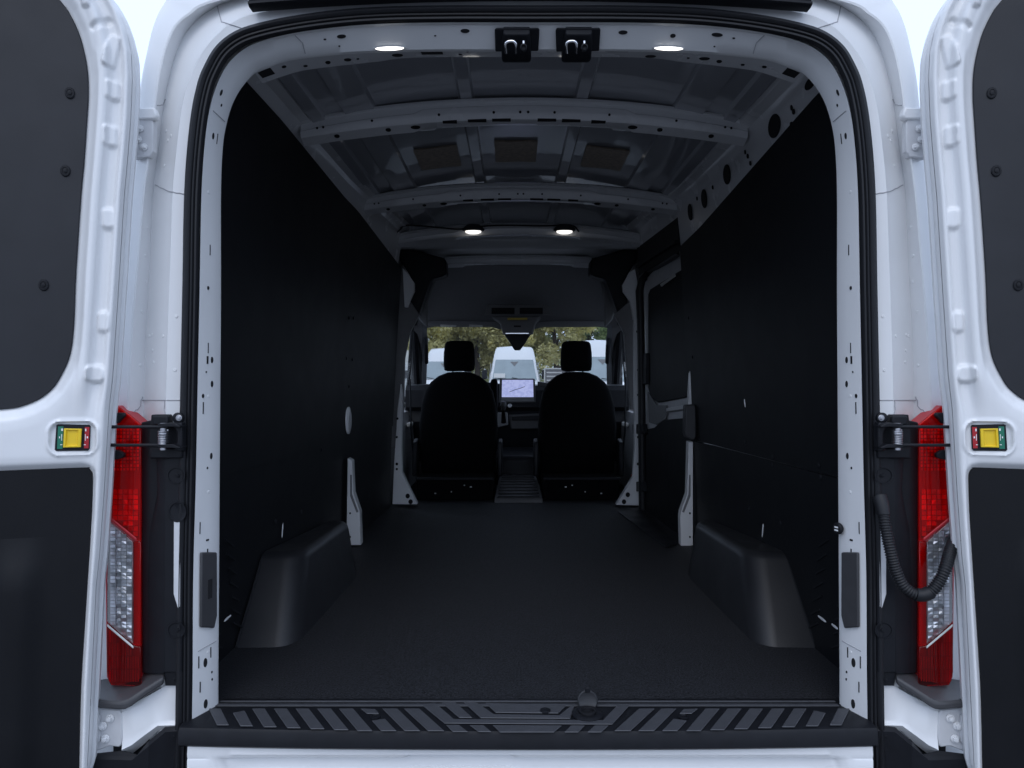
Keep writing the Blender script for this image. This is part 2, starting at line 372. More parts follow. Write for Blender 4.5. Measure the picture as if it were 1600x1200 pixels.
for s in (1, -1):
    for x, y in [(269, 80), (262, 118), (252, 152), (259, 204), (267, 212), (262, 220), (256, 259), (238, 278), (235, 315), (232, 356), (228, 400), (228, 440), (221, 487), (275, 494), (233, 525), (238, 548), (255, 526), (273, 577), (219, 571), (237, 522), (239, 567)]:
        q, n = fpick(x, y, s); inst('spot_weld', WELD, frm, frame(q, n) @ Sc(.0042, .0042, .0028))
    for path in [[(243, 289), (265, 300), (291, 303)], [(222, 624), (255, 624), (284, 624)], [(340, 10), (346, 34), (378, 44)], [(245, 165), (254, 164), (259, 155)], [(222, 620), (219, 635), (208, 646)], [(258, 624), (257, 640), (261, 658)]]:
        pts = []
        for k in range(len(path) - 1):
            for t in np.linspace(0, 1, 6)[: (6 if k == len(path) - 2 else 5)]:
                q, n = fpick(lerp(path[k][0], path[k + 1][0], t), lerp(path[k][1], path[k + 1][1], t), s); pts.append(q + n * .0003)
        MB().tube(pts, .0013, 6).build('seam', SEAMM, frm)
# high stop lamp bar above the opening
bar = []
for x in np.linspace(-.62, .62, 40):
    zc = lerp(1.617, 1.592, abs(x / .62) ** 2.2)
    bar.append([Vector((x, -.012 + dy, zc + dz)) for dy, dz in [(0, 0), (-.022, .0), (-.03, .004), (-.03, .009), (-.024, .011), (-.024, .015), (-.03, .018), (-.03, .05), (0, .055)]])
MB().loft(bar, True, False, True).build('stop_lamp_bar', PLAST, van, 30)

# ------------------------------------------------ rear step panel below the sill
pan = []
for x in np.linspace(-.757, .757, 120):
    e = min(1, max(0, (abs(x) - .60) / .12)); e = e * e * (3 - 2 * e)
    c = 1 if -.215 < x + .055 < .015 else 0
    r = .028 * (1 - e); up = .010 * c
    zt = -.045
    prof2 = [(-.028, zt + .03), (-.034, zt - .012), (-.032 + r * .2, zt - .022 + up), (-.034 + r, zt - .026 + up), (-.034 + r, zt - .058 + up * .6), (-.033, zt - .070 + up * .5), (-.036, zt - .095), (-.030, zt - .16), (.02, zt - .17)]
    pan.append([Vector((x, y, z)) for y, z in prof2])
MB().loft(pan).build('rear_sill_panel', WHITE, van, 30)

# ------------------------------------------------ sill scuff plate
sill = []
for x in np.linspace(-.775, .765, 90):
    e = abs(x) / .77; lip = -.052 + .016 * e ** 2.5
    # plate is narrower behind the jambs
    y1 = .102 if abs(x) < .735 else lerp(.100, .0, min(1, (abs(x) - .735) / .04))
    sill.append([Vector((x, y, z)) for y, z in [(y1, .004), (y1 - .003, .006), (lip + .010, .004), (lip + .003, .002), (lip - .001, -.004), (lip - .003, -.034), (lip + .004, -.040), (lip + .03, -.042), (y1, -.03)]])
silo = MB().loft(sill, True, False, True).build('sill_plate', PLAST, van, 40)
def onz(px, py, z=0.006):
    D = (CAMZ - z) / (py - VY) * F; return P(px, py, D)
def tread(pts, h=.0022):
    top = [onz(x, y) for x, y in pts]
    return MB().prism(top, (0, 0, h)).build('tread_pad', TREAD, silo, 0, .0012, 1)
c2 = lambda L: [(640 + x / 4.324, 1060 + y / 4.324) for x, y in L]
T0, T1, B0, B1 = np.array([326, 597]), np.array([345, 621]), np.array([339, 632]), np.array([358, 657])
for i in range(10):
    t = i / 8.0
    tl, tr, bl, br = [lerp(a[0], a[1], t) for a in (T0, T1, B0, B1)]
    yb = 1134 + 9 * min(1, i / 6)
    q = [(tl, 1108), (tr, 1108), (br, yb), (bl, yb)]
    if i == 1: q = [(tl + 4, 1115), (tr + 3, 1111), (br, yb), (bl, yb)]
    if i == 7:
        for q in ([(tl, 1108), (tr, 1109), (tr + 6, 1116), (tl + 10, 1116)], [(lerp(tl, bl, .55), 1127), (lerp(tr, br, .55) - 3, 1124), (br, yb), (bl, yb)]):
            tread(q); tread([(1654 - x, y) for x, y in q])
        p = onz(586, 1121); MB().lathe(p, (0, 0, 1), [(.011, 0), (.011, .003), (.008, .004), (.007, .002), (.003, .0025)], 20).build('push_clip', PLAST, silo)
        p = onz(1654 - 586, 1121); MB().lathe(p, (0, 0, 1), [(.011, 0), (.011, .003), (.008, .004), (.007, .002), (.003, .0025)], 20).build('push_clip', PLAST, silo)
        continue
    tread(q); tread([(1654 - x, y) for x, y in q])
for L in [[(80, 182), (172, 168), (300, 279), (1110, 285), (1305, 287), (1405, 183), (1490, 183), (1370, 315), (235, 308)],
          [(215, 168), (310, 165), (425, 270), (335, 270)], [(365, 165), (455, 167), (570, 246), (1010, 253), (1090, 190), (1115, 190), (1085, 276), (480, 272)],
          [(510, 170), (1065, 180), (1005, 240), (580, 235)], [(245, 318), (335, 318), (395, 365), (290, 365)], [(405, 320), (500, 320), (553, 365), (465, 365)],
          [(560, 320), (1030, 322), (975, 368), (610, 368)], [(1090, 322), (1185, 322), (1140, 368), (1045, 368)], [(1250, 322), (1345, 322), (1295, 368), (1200, 368)]]:
    tread(c2(L))
tread([(345, 1095), (1304, 1095), (1306, 1097.5), (342, 1097.5)], .0015); tread([(338, 1100), (1308, 1100), (1312, 1104), (333, 1104)], .0015)
p = onz(852, 1112); MB().lathe(p, (0, 0, 1), [(.012, 0), (.012, .004), (.010, .0055), (.001, .006)], 20).build('push_clip', PLAST, silo)
# striker socket with its flip-up cap
p = onz(918, 1117); cup = MB().lathe(p, (0, 0, 1), [(.036, 0), (.036, .004), (.031, .007), (.024, .008), (.020, .006), (.018, -.012), (.001, -.013)], 32).build('latch_socket', PLAST, van)
MB().lathe(p + Vector((0, 0, .004)), (0, 0, 1), [(.019, 0), (.019, .006), (.015, .007), (.015, -.004)], 28).build('ring', RUBBER, cup)
cc = P(918, 1095, 1.655)
cap = MB().lathe(cc, Vector((0, -1, .25)), [(.021, -.003), (.0235, -.001), (.0235, .003), (.021, .005), (.019, .004), (.001, .0045)], 28).build('socket_cap', ARCH, cup)
MB().box(cc + Vector((0, 0, .026)), (.012, .005, .012)).build('cap_tab', PLAST, cup, 30, .002)

# ------------------------------------------------ cargo floor
flr = []
for y in np.linspace(.095, 2.9, 60):
    D = y + 1.6; w = np.interp(D, [1.7, 3.0, 4.25, 4.6], [.84, .83, .76, .76])
    flr.append([Vector((x, y, z)) for x, z in [(-w, -.03), (-w, .0), (-.3, .001), (0, .001), (.3, .001), (w, 0), (w, -.03)]])
floor = MB().loft(flr, True, False, True).build('floor_mat', FLOORM, van, 30)
# front edge of the mat, and the underbody
MB().span((-.95, .02, -.30), (.95, 4.6, -.06)).build('underbody', PLAST, van)

# ------------------------------------------------ side walls
def wx(D, z):
    b = float(np.interp(D, [1.7, 3.0, 4.2, 4.6], [.832, .815, .745, .74])); return b - .072 * (min(max(z, 0), 1.7) / 1.57) ** 1.6
def wall_pick(px, py, s=1, off=0.0):     # photo pixel on the left (or, px > 800, right) wall lining
    sg = -1 if px < 800 else 1; z = .5
    for _ in range(12):
        D = None; lo, hi = 1.6, 5.0
        for _k in range(40):
            md = (lo + hi) / 2; x = abs(CAMX + (px - VX) / F * md)
            if x < wx(md, z): lo = md
            else: hi = md
        D = lo; z = CAMZ - (py - VY) / F * D
    p = P(px, py, D); return Vector((sg * (abs(p.x) - off), p.y, p.z)), D
WN = {1: Vector((-1, 0, 0)), -1: Vector((1, 0, 0))}
def wall(name, sg, D0, D1, zlo, zhi, thick=.006, nD=40, nz=26, off=0.0):
    rows = []
    for D in np.linspace(D0, D1, nD):
        a, b = zlo(D) if callable(zlo) else zlo, zhi(D) if callable(zhi) else zhi
        rows.append([Vector((sg * (wx(D, z) - off), D - 1.6, z)) for z in np.linspace(a, b, nz)] + [Vector((sg * (wx(D, z) - off + thick), D - 1.6, z)) for z in np.linspace(b, a, nz)])
    return MB().loft(rows, True, False, True).build(name, WALLB, van, 30)
ztopL = lambda D: float(np.interp(D, [1.7, 2.2, 3.2, 4.2], [1.575, 1.57, 1.52, 1.40]))
ztopR = lambda D: float(np.interp(D, [1.7, 1.9, 2.2, 3.3], [1.53, 1.515, 1.485, 1.375]))
seamz = lambda D: float(np.interp(D, [1.7, 3.3], [.513, .478]))
wallL = wall('wall_lining', -1, 1.74, 4.16, lambda D: seamz(D) + .0015, ztopL)
wallL2 = wall('wall_lining', -1, 1.74, 4.16, .0, lambda D: seamz(D) + .012, off=-.0062)
wallR = wall('wall_lining', 1, 1.74, 3.30, lambda D: seamz(D) + .0015, ztopR)
wallR2 = wall('wall_lining', 1, 1.74, 3.24, .0, lambda D: seamz(D) - .0015, off=.002)
for (px, py) in [(552, 497), (545, 497), (541, 560), (550, 562), (545, 604), (502, 703), (1076, 497), (1082, 558), (1208, 714), (1208, 727), (1280, 727), (1283, 745), (1092, 683), (1220, 817), (1172, 795), (430, 815), (470, 800), (1165, 690)]:
    q, D = wall_pick(px, py, 1, .001); sg = -1 if px < 800 else 1
    inst('push_clip', CLIP, wallL if sg < 0 else wallR, frame(q, (-sg, 0, 0)) @ Sc(.008, .008, .008))
# bright nicks where painted steel shows through the tie-down cut-outs, louvres near the rear corners
for (px, py, l, tilt, mt) in [(1165, 630, .022, 1.2, WHITE), (440, 829, .035, 1.35, WHITE), (1193, 829, .035, -1.35, WHITE), (354, 966, .026, .55, WHITE), (1286, 967, .028, -.45, WHITE), (1306, 979, .02, -.45, WHITE)]:
    q, D = wall_pick(px, py, 1, .003); sg = -1 if px < 800 else 1
    r = Matrix.Rotation(tilt if abs(tilt) > 1 else tilt * .4 * 0, 4, 'X')
    o = inst('steel_glint', MB().lathe((0, 0, 0), (0, 1, 0), [(.001, -1), (.8, -.7), (1, 0), (.7, .8), (.001, 1)], 10).mesh('steel_glint', WHITE), wallL2 if sg < 0 else wallR2, Matrix.Translation(q) @ r @ Sc(.002, l if abs(tilt) < 1 else l * .75, .004))
LOUV = MB().box((0, 0, 0), (2, 2, 2)).mesh('louvre', PLAST, 0)
for sg in (-1, 1):
    for k in range(7):
        for j in range(2):
            D = 1.80 + .012 * k + j * .14; z = .31 - .042 * k + .006 * j
            inst('louvre', LOUV, wallL2 if sg < 0 else wallR2, Matrix.Translation((sg * (wx(D, z) - .004), D - 1.6 + .02, z)) @ Matrix.Rotation(-.5, 4, 'X') @ Sc(.0015, .034, .0022))
# oval punched handle on the left wall
q, D = wall_pick(543, 657, 1, .004)
MB().lathe((0, 0, 0), (1, 0, 0), [(.001, 0), (1, 0), (1, 1), (.7, 1.6), (.001, 1.6)], 24).build('wall_grip', WHITE, van)
gr = bpy.data.objects['wall_grip']; gr.matrix_local = W[van.name].inverted() @ (Matrix.Translation(q - Vector((.004, 0, 0))) @ Sc(.008, .042, .062)); W['wall_grip'] = Matrix.Identity(4)

# ------------------------------------------------ wheel arch covers
def arch_cover(sg):
    B = [(.832, 2.03, 0), (.662, 2.035, 0), (.640, 2.76, 0), (.790, 3.20, 0)]
    T = [(.826, 2.235, .222), (.700, 2.240, .222), (.692, 2.86, .196), (.800, 3.02, .165)]
    bm = bmesh.new(); vb = [bm.verts.new((sg * x, D - 1.6, z)) for x, D, z in B]; vt_ = [bm.verts.new((sg * x, D - 1.6, z)) for x, D, z in T]
    bm.faces.new(vt_)
    for i in range(3): bm.faces.new((vb[i], vb[i + 1], vt_[i + 1], vt_[i]))
    bm.edges.ensure_lookup_table()
    ed = lambda p, q: bm.edges.get((p, q))
    bmesh.ops.bevel(bm, geom=[ed(vb[1], vt_[1]), ed(vb[2], vt_[2])], offset=.062, segments=8, profile=.5, affect='EDGES')
    top = [e for e in bm.edges if len(e.link_faces) == 2 and min(v.co.z for v in e.verts) > .13 and any(f.calc_area() > .05 and abs(f.normal.z) > .9 for f in e.link_faces)]
    bmesh.ops.bevel(bm, geom=top, offset=.028, segments=6, profile=.5, affect='EDGES')
    bmesh.ops.recalc_face_normals(bm, faces=bm.faces)
    me = bpy.data.meshes.new('wheel_arch_cover'); bm.to_mesh(me); bm.free(); me.materials.append(ARCH); me.shade_smooth(); me.set_sharp_from_angle(angle=math.radians(40))
    o = bpy.data.objects.new('wheel_arch_cover', me); link(o, van)
    # thin moulded lip where the rear face meets the wall
    MB().tube([Vector((sg * (x - .004), D - 1.6 - .002, z)) for x, D, z in [(.832, 2.03, .002), (.831, 2.05, .03), (.828, 2.14, .12), (.826, 2.22, .205)]], .0035, 6).build('arch_lip', ARCH, o)
for sg in (-1, 1): arch_cover(sg)

# ------------------------------------------------ white lower pillars beside the wheel arches
def flat(pts, D, depth, name, mt, parent=van, bevel=.003, s=1, smooth=30):
    return MB().prism([P(x, y, D, s) for x, y in pts], (0, depth, 0)).build(name, mt, parent, smooth, bevel, 2)
cp = flat([(543, 716), (550, 720), (551, 745), (552, 770), (562, 800), (562, 808), (564, 852), (543, 852), (541, 845)], 3.22, .05, 'pillar_foot', WHITE)
flat([(547, 742), (549.5, 742), (550, 772), (560, 800), (557, 801), (547, 775)], 3.217, .004, 'pillar_rib', GREY, cp, .001)
for x, y in [(547, 802), (547, 839)]: inst('punched_hole', HOLE, cp, frame(P(x, y, 3.218), (0, -1, 0)) @ Sc(.004, .005, .0015))
cpr = flat([(1076, 690), (1083, 690), (1083, 852), (1064, 856), (1063, 808), (1064, 800), (1074, 772), (1075, 735)], 3.24, .05, 'pillar_foot', WHITE)
flat([(1077, 742), (1079, 742), (1079, 775), (1069, 801), (1066, 800), (1076, 772)], 3.237, .004, 'pillar_rib', GREY, cpr, .001)
for x, y in [(1078, 802), (1078, 839)]: inst('punched_hole', HOLE, cpr, frame(P(x, y, 3.238), (0, -1, 0)) @ Sc(.004, .005, .0015))
flat([(1079, 570), (1081, 590), (1081, 634), (1075, 634), (1077, 600)], 3.25, .03, 'pillar_spike', WHITE)
flat([(1071, 633), (1086, 632), (1088, 640), (1088, 683), (1084, 688), (1072, 684), (1070, 676)], 3.20, .05, 'striker_cover', PLASTG, van, .006)

# ------------------------------------------------ roof: rails, skin, bows
def zr(x): return 1.705 - .095 * (abs(x) / .74) ** 2.2
RIBS = [(.19, .022), (.54, .05), (.675, .022)]
rows = []
for y in np.linspace(.12, 2.95, 40):
    row = []
    for x in np.linspace(-.74, .74, 493):
        z = zr(x)
        for c, hw in RIBS:
            d = abs(abs(x) - c)
            t = min(1, max(0, (hw + .0035 - d) / .007)); z -= .013 * t * t * (3 - 2 * t)
        row.append(Vector((x, y, z)))
    rows.append(row)
roof = MB().loft(rows).build('roof_skin', SKINSHADE, van, 40, recalc=False)
for sg in (-1, 1):
    rl = []
    for y in np.linspace(.13, 2.5, 60):
        D = y + 1.6; zt = ztopL(D) if sg < 0 else ztopR(D); zt = min(zt, 1.585)
        if sg > 0: zt = max(zt, float(np.interp(D, [3.28, 3.36], [0, 1.50])))
        k = wx(D, 1.57) - .757; x0 = wx(D, zt)
        if sg < 0: pr = [(wx(D, zt - .05) + .012, zt - .05), (x0 + .010, zt), (.748 + k, 1.592), (.735 + k, 1.604), (.705 + k, 1.612), (.70 + k, 1.64)]
        else: pr = [(wx(D, zt - .05) + .012, zt - .05), (x0 + .009, zt - .01), (x0 + .008, zt + .004), (.762 + k, 1.545), (.755 + k, 1.575), (.742 + k, 1.592), (.715 + k, 1.606), (.70 + k, 1.64)]
        rl.append([Vector((sg * x, y, z)) for x, z in pr])
    rail = MB().loft(rl).build('roof_rail', ROOFP, van, 25)
    if sg > 0:
        for (D, z, hy, hz) in [(1.90, 1.562, .035, .014), (2.16, 1.538, .046, .034), (2.62, 1.520, .038, .036), (2.92, 1.505, .036, .038), (3.12, 1.495, .03, .036)]:
            c = Vector((wx(D, z) + .002, D - 1.6, z)); nrm = Vector((-.99, 0, -.12))
            inst('oval_hole', HOLE, rail, frame(c, nrm) @ Sc(hy, hz, .004))
        for (D, z) in [(2.02, 1.53), (2.04, 1.50), (2.03, 1.545), (2.40, 1.52), (2.42, 1.54), (2.8, 1.52), (3.02, 1.53), (2.38, 1.49)]:
            inst('punched_hole', HOLE, rail, frame(Vector((wx(D, z) + .003, D - 1.6, z)), (-.99, 0, -.12)) @ Sc(.006, .008, .003))
wall('slide_header', 1, 3.31, 4.12, 1.36, 1.515, off=-.004)
wall('slide_track', 1, 3.31, 4.10, 1.395, 1.41, off=.018, thick=.02)
def bow(D, zc, half_w, drop, face=.045, slots=True, lamp=False, name='roof_bow'):
    y = D - 1.6; rings = []
    def bz(x): return zc - drop * (abs(x) / half_w) ** 2.0
    for x in np.linspace(-half_w, half_w, 161):
        z = bz(x); k = 1.0
        st = .011 * float(sst0(.33, .37, abs(x)))           # steps in the pressing
        f2 = face * (1 - .25 * (abs(x) / half_w) ** 4)
        flange = .028 if .30 > abs(x) else .045
        rings.append([Vector((x, y + dy, z + dz)) for dy, dz in [(.012, f2 + .03), (-.004, f2 + .022), (-.006, f2 + .014), (.004, f2 + .010), (.004, f2 - st), (.000, f2 - st - .004), (.004, .006), (.008, 0), (flange, -.004 - st), (flange + .03, -.002), (flange + .04, .02), (flange + .05, f2 + .03)]])
    b = MB().loft(rings, True, False, True).build(name, ROOFP, van, 28)
    if slots:
        for x in (-.245, -.155, 0.0 - .075, .075, .155, .245):
            w = .034 if abs(x) < .2 else .026
            inst('slot', SLOT, b, Matrix.Translation((x, y + .012, bz(x) + .001)) @ Sc(w * .9, .006, .0045))
        for x in (-.68, -.66, -.50, -.28, -.10, -.013, .013, .10, .28, .50, .66, .68):
            inst('punched_hole', HOLE, b, frame(Vector((x, y - .0005 + .003, bz(x) + .022)), (0, -1, 0)) @ Sc(.0042, .0042, .003))
        for x in (-.62, -.45, -.36, .36, .45, .62):
            inst('punched_hole', HOLE, b, frame(Vector((x, y + .022, bz(x) - .006)), (0, -.3, -1), Vector((0, -1, 0))) @ Sc(.016 if abs(x) < .4 else .009, .008, .003))
    return b, bz
bow1, bz1 = bow(2.33, 1.622, .735, .062)
bow2, bz2 = bow(3.30, 1.60, .74, .055, .05)
bow3, bz3 = bow(4.02, 1.575, .72, .055, .04, slots=False)
bow4, bz4 = bow(4.60, 1.503, .475, .010, .030, slots=False)
# rubber-like sealing pads under the skin
for (px, py) in [(685, 243), (806, 240), (944, 244)]:
    z = 1.69; D = (z - CAMZ) * F / (VY - py); c = P(px, py, D)
    mm = MB(); rows = []
    for v in np.linspace(-.5, .5, 9):
        rows.append([Vector((c.x + u * .172, c.y + v * .27, zr(c.x + u * .172) - .004 + .001 * math.sin(u * 9 + v * 14))) for u in np.linspace(-.5, .5, 13)])
    mm.loft(rows); rows2 = [[p - Vector((0, 0, .005)) for p in r] for r in rows]; mm.loft(rows2)
    mm.build('sound_pad', PAD, van, 40)
# spot lamps on the forward bow, wiring along it
for px in (739.5, 882):
    c = P(px, 360.5, 3.985)
    hs = MB().lathe((0, 0, 0), (0, 0, -1), [(.036, -.03), (.062, -.006), (.062, .002), (.056, .006)], 28)
    hs.v = [(v[0] + c.x, v[1] * .55 + c.y, v[2] + c.z + .004) for v in hs.v]
    l = hs.build('cargo_lamp', PLASTG, van)
    ln = MB().lathe((0, 0, 0), (0, 0, -1), [(.001, .0), (.045, .0), (.043, .010), (.026, .016), (.001, .018)], 28)
    ln.v = [(v[0] + c.x, v[1] * .55 + c.y, v[2] + c.z - .001) for v in ln.v]
    ln.build('lamp_lens', LIT2, l)
wp = catmull([tuple(P(x, y, 3.97)) for x, y in [(606, 345), (622, 355), (640, 352), (690, 356), (720, 358), (760, 353), (800, 352), (850, 353), (892, 352), (905, 362)]], 6)
wire = MB().tube(wp, .005, 6).build('wiring_loom', RUBBER, van)
MB().tube(catmull([tuple(P(x, y, 3.96)) for x, y in [(598, 362), (612, 366), (626, 358), (628, 346), (620, 336), (617, 340)]], 6), .005, 6).build('wiring_tail', RUBBER, wire)

# ------------------------------------------------ header rail behind the rear opening, lamps, door latches
HB = [(396, 111, 1.675), (418, 102, 1.675), (453, 91, 1.675), (520, 83, 1.675), (585, 79, 1.675), (690, 77, 1.675), (827, 77, 1.675)]
HL = [(410, 130, 1.755), (428, 124, 1.755), (470, 111, 1.755), (520, 104, 1.755), (585, 97, 1.755), (650, 90, 1.755), (827, 89, 1.755)]
hb = catmull([tuple(P(*p)) for p in HB], 8); hl = catmull([tuple(P(*p)) for p in HL], 8)
hu = [p + np.array((0, .012, .05)) for p in hl]
hb0 = [p + np.array((0, 0, .006)) for p in hb]
hrail = MB().loft([full(hb0), full(hb), full([.5 * (a + b) for a, b in zip(hb, hl)]), full(hl), full([p + np.array((0, .004, .004)) for p in hl]), full(hu)]).build('header_rail', ROOFP, van, 28)
HG = np.array([[(1 - f) * a + f * b for f in np.linspace(0, 1, 20)] for a, b in zip(hb, hl)])
def hpick(px, py, right=False):
    q = 1654 - px if px > 827 else px
    X = VX + (HG[..., 0] - CAMX) / (HG[..., 1] - CAMY) * F; Y = VY - (HG[..., 2] - CAMZ) / (HG[..., 1] - CAMY) * F
    i, j = np.unravel_index(np.argmin((X - q) ** 2 + (Y - py) ** 2), X.shape); p = Vector(HG[i, j])
    i2 = min(i + 1, len(HG) - 1); e1 = Vector(HG[i, -1] - HG[i, 0]).normalized(); e2 = Vector(HG[i2, j] - HG[i2 - 1, j]).normalized()
    n = e1.cross(e2).normalized()
    if n.z > 0: n = -n
    if px > 827: p.x *= -1; n.x *= -1; e1.x *= -1
    return p, n, e1
k = 1.78 / F
for (px, py, w, h) in [(417, 113, 10, 5), (674, 80, 16, 4.5), (757, 79, 14, 2.2), (1237, 113, 10, 5), (966, 80, 17, 4.5), (857, 79, 11, 2.2)]:
    p, n, e = hpick(px, py); e = Vector((0, 1, 0)); inst('slot', SLOT, hrail, frame(p, n, e) @ Sc(w * k, h * k * 2.2, .0015))
for (px, py, w, h) in [(442, 105, 3.5, 2), (478, 102, 3.2, 1.6), (513, 97, 4, 3), (540, 93, 5.5, 3), (560, 92, 2, 1.2), (621, 87, 8.5, 4), (719, 82, 2.4, 1.3), (730, 81, 1.8, 1), (1019, 86, 8.5, 4), (1081, 91, 2, 1.2), (1100, 91, 8, 3), (1125, 96, 4, 3), (1161, 100, 3, 1.6), (1197, 104, 3.5, 2)]:
    p, n, e = hpick(px, py); inst('punched_hole', HOLE, hrail, frame(p, n, e) @ Sc(w * k, h * k * 1.8, .0018))
for (px, py, w, h) in [(531, 56, 6.5, 2.7), (505, 61, 2, 1), (530, 72, 1.4, .8), (731, 49, 6.5, 2.8), (678, 55, 1.6, .8), (974, 50, 6.5, 2.8), (1050, 56, 4, 2.8), (1118, 55, 8, 2.7), (1144, 60, 2, 1), (1118, 72, 1.4, .8)]:
    q = 1654 - px if px > 827 else px
    p, n, e2 = jpick(q, py); e1 = Vector((0, 1, 0))
    if px > 827: p.x *= -1; n.x *= -1
    inst('punched_hole', HOLE, jamb, frame(p, n, e1) @ Sc(w * k, h * k * 1.1, .0018))
for s in (1, -1):
    pts = [jpick(x, y, s)[0] + jpick(x, y, s)[1] * .0004 for x, y in [(463, 52), (470, 66), (480, 84)]]
    MB().tube(pts, .0012, 6).build('seam', SEAMM, jamb)
    # slim loading lamps
    p, n, e2 = jpick(609, 74, s)
    lm = MB().lathe((0, 0, 0), (0, 0, 1), [(1.12, 0), (1.12, .5), (1.0, 1.0)], 28).build('loading_lamp', PALE, van)
    M = frame(p + n * .001, n, Vector((0, 1, 0))) @ Sc(.034, .0046, .0035)
    lm.matrix_local = W[van.name].inverted() @ M; W[lm.name] = M
    inst('lamp_lens', MB().lathe((0, 0, .9), (0, 0, 1), [(1.0, 0), (.9, .6), (.4, .9)], 28).mesh('lamp_lens', LIT), lm, M)
# door latch strikers
for cx in (809, 904):
    a = [P(x + cx - 809, y, D) for x, y, D in [(775, 43, 1.613), (842, 43, 1.613), (843, 46, 1.617), (841, 79, 1.662), (774, 80, 1.662), (773, 46, 1.617)]]
    nn = Vector((0, -.75, -.66)).normalized()
    base = MB().prism(a, nn * .006).build('striker_base', PLAST, van, 40, .004, 3)
    cxw = P(cx - 2, 70, 1.65).x
    bk = []
    for y, zt, zb, w in [(.012, 1.572, 1.553, .030), (.04, 1.572, 1.538, .034), (.075, 1.57, 1.522, .035), (.09, 1.57, 1.524, .034)]:
        bk.append([Vector((cxw - w, y, zt)), Vector((cxw + w, y, zt)), Vector((cxw + w, y, zb + .004)), Vector((cxw + w - .004, y, zb)), Vector((cxw - w + .004, y, zb)), Vector((cxw - w, y, zb + .004))])
    MB().loft(bk, True, False, True).build('striker_block', PLAST, base, 40, .002)
    loopc = [P(x + cx - 809, y, D) for x, y, D in [(791, 83, 1.625), (790, 70, 1.608), (793, 65.5, 1.604), (800, 64.5, 1.604), (804, 66, 1.604), (806, 71, 1.608), (806, 83, 1.625)]]
    MB().tube(catmull([tuple(p) for p in loopc], 5), .0036, 10).build('striker_loop', CHROME, base)
    pc = P(cx + 9, 74, 1.612)
    MB().lathe(pc, (0, -1, -.3), [(.008, -.01), (.008, .004), (.0055, .005), (.005, .001), (.001, .0)], 20).build('locating_pin', PLAST, base)
    MB().lathe(pc + Vector((0, 0, .012)), (0, 0, 1), [(.003, -.006), (.003, .002), (.001, .004)], 10).build('screw', CHROME, base)

# ================================================================== rear doors
ANG = math.radians(16); DX0 = P(190, 600, 1.53).x; DD0 = 1.53
def door_tv(px, py):
    kx = (px - VX) / F; c, s_ = math.cos(ANG), math.sin(ANG)
    t = (DX0 - CAMX - kx * DD0) / (c - kx * s_); D = DD0 - t * s_
    return t, CAMZ - (py - VY) / F * D
def door_pt(t, v, h=0.0, s=1):
    c, s_ = math.cos(ANG), math.sin(ANG)
    return Vector((s * (DX0 - t * c + h * s_), CAMY + DD0 - t * s_ - h * c, v))
EDGE = [(146, 1210), (146, 1200), (151, 1100), (160, 915), (165, 870), (172, 775), (180, 640), (186, 588), (195, 450), (204, 305), (209, 250), (214, 188), (216.5, 125), (215, 82), (208, 50), (198, 22), (186, 0)]
etv = sorted([door_tv(p[0] - 10, p[1])[::-1] for p in EDGE])
ev = np.array([e[0] for e in etv]); et = np.array([e[1] for e in etv])
ev = np.concatenate([[-.40, -.2], ev[1:], [1.645, 1.675, 1.70, 1.718, 1.728]]); et0 = et[1:]
et = np.concatenate([[et0[0] + .085, et0[0] + .045], et0, [et0[-1] + .045, et0[-1] + .085, et0[-1] + .15, et0[-1] + .26, et0[-1] + .42]])
o_ = np.argsort(ev); ev = ev[o_]; et = et[o_]
def uedge(v): return np.interp(v, ev, et)
WIN = [(-150, -60), (40, -60), (94, 0), (108, 20), (122, 50), (132, 88), (136, 118), (136.5, 150), (135, 175), (130, 250), (125, 305), (117, 425), (114, 500), (110.5, 538), (105, 562), (95, 584), (82, 605), (65, 620), (48, 629), (25, 637), (0, 640), (-150, 646)]
LOW = [(-150, 741), (0, 736), (128, 731), (137, 732.5), (142, 738), (143.5, 748), (142, 800), (136, 900), (125, 1075), (122, 1205), (119, 1290), (-150, 1330)]
winp = np.array([door_tv(*p) for p in WIN]); lowp = np.array([door_tv(*p) for p in LOW])
winp[0] = (.70, winp[0][1]); winp[-1] = (.70, winp[-1][1]); lowp[0] = (.70, lowp[0][1]); lowp[-1] = (.70, -.36); lowp[-2][1] = -.36
def sdf(T, V, poly):
    d = np.full(T.shape, 1e9); inside = np.zeros(T.shape, bool); n = len(poly)
    for i in range(n):
        a = poly[i]; b = poly[(i + 1) % n]; ex, ey = b - a
        wx_, wy_ = T - a[0], V - a[1]
        q = np.clip((wx_ * ex + wy_ * ey) / (ex * ex + ey * ey + 1e-12), 0, 1)
        d = np.minimum(d, np.hypot(wx_ - ex * q, wy_ - ey * q))
        cnd = ((a[1] > V) != (b[1] > V)); xx = a[0] + (V - a[1]) / (ey if abs(ey) > 1e-9 else 1e-9) * ex
        inside ^= cnd & (T < xx)
    return np.where(inside, -d, d)
def sst(a, b, x): t = np.clip((x - a) / (b - a), 0, 1); return t * t * (3 - 2 * t)
rows_v = np.linspace(-.40, 1.725, 566)
cols = np.concatenate([[0], np.linspace(.001, .012, 6), np.linspace(.0145, .15, 58), np.linspace(.156, .78, 70)])
T = uedge(rows_v)[:, None] + cols[None, :] * ((.78 - uedge(rows_v)[:, None]) / .78); V = np.repeat(rows_v[:, None], len(cols), 1)
Dd = T - uedge(rows_v)[:, None]
def smooth_prof(x, pts):
    xs = np.array([p[0] for p in pts]); ys = np.array([p[1] for p in pts])
    return sum(np.interp(x + o, xs, ys) for o in (-.003, -.0015, 0, .0015, .003)) / 5
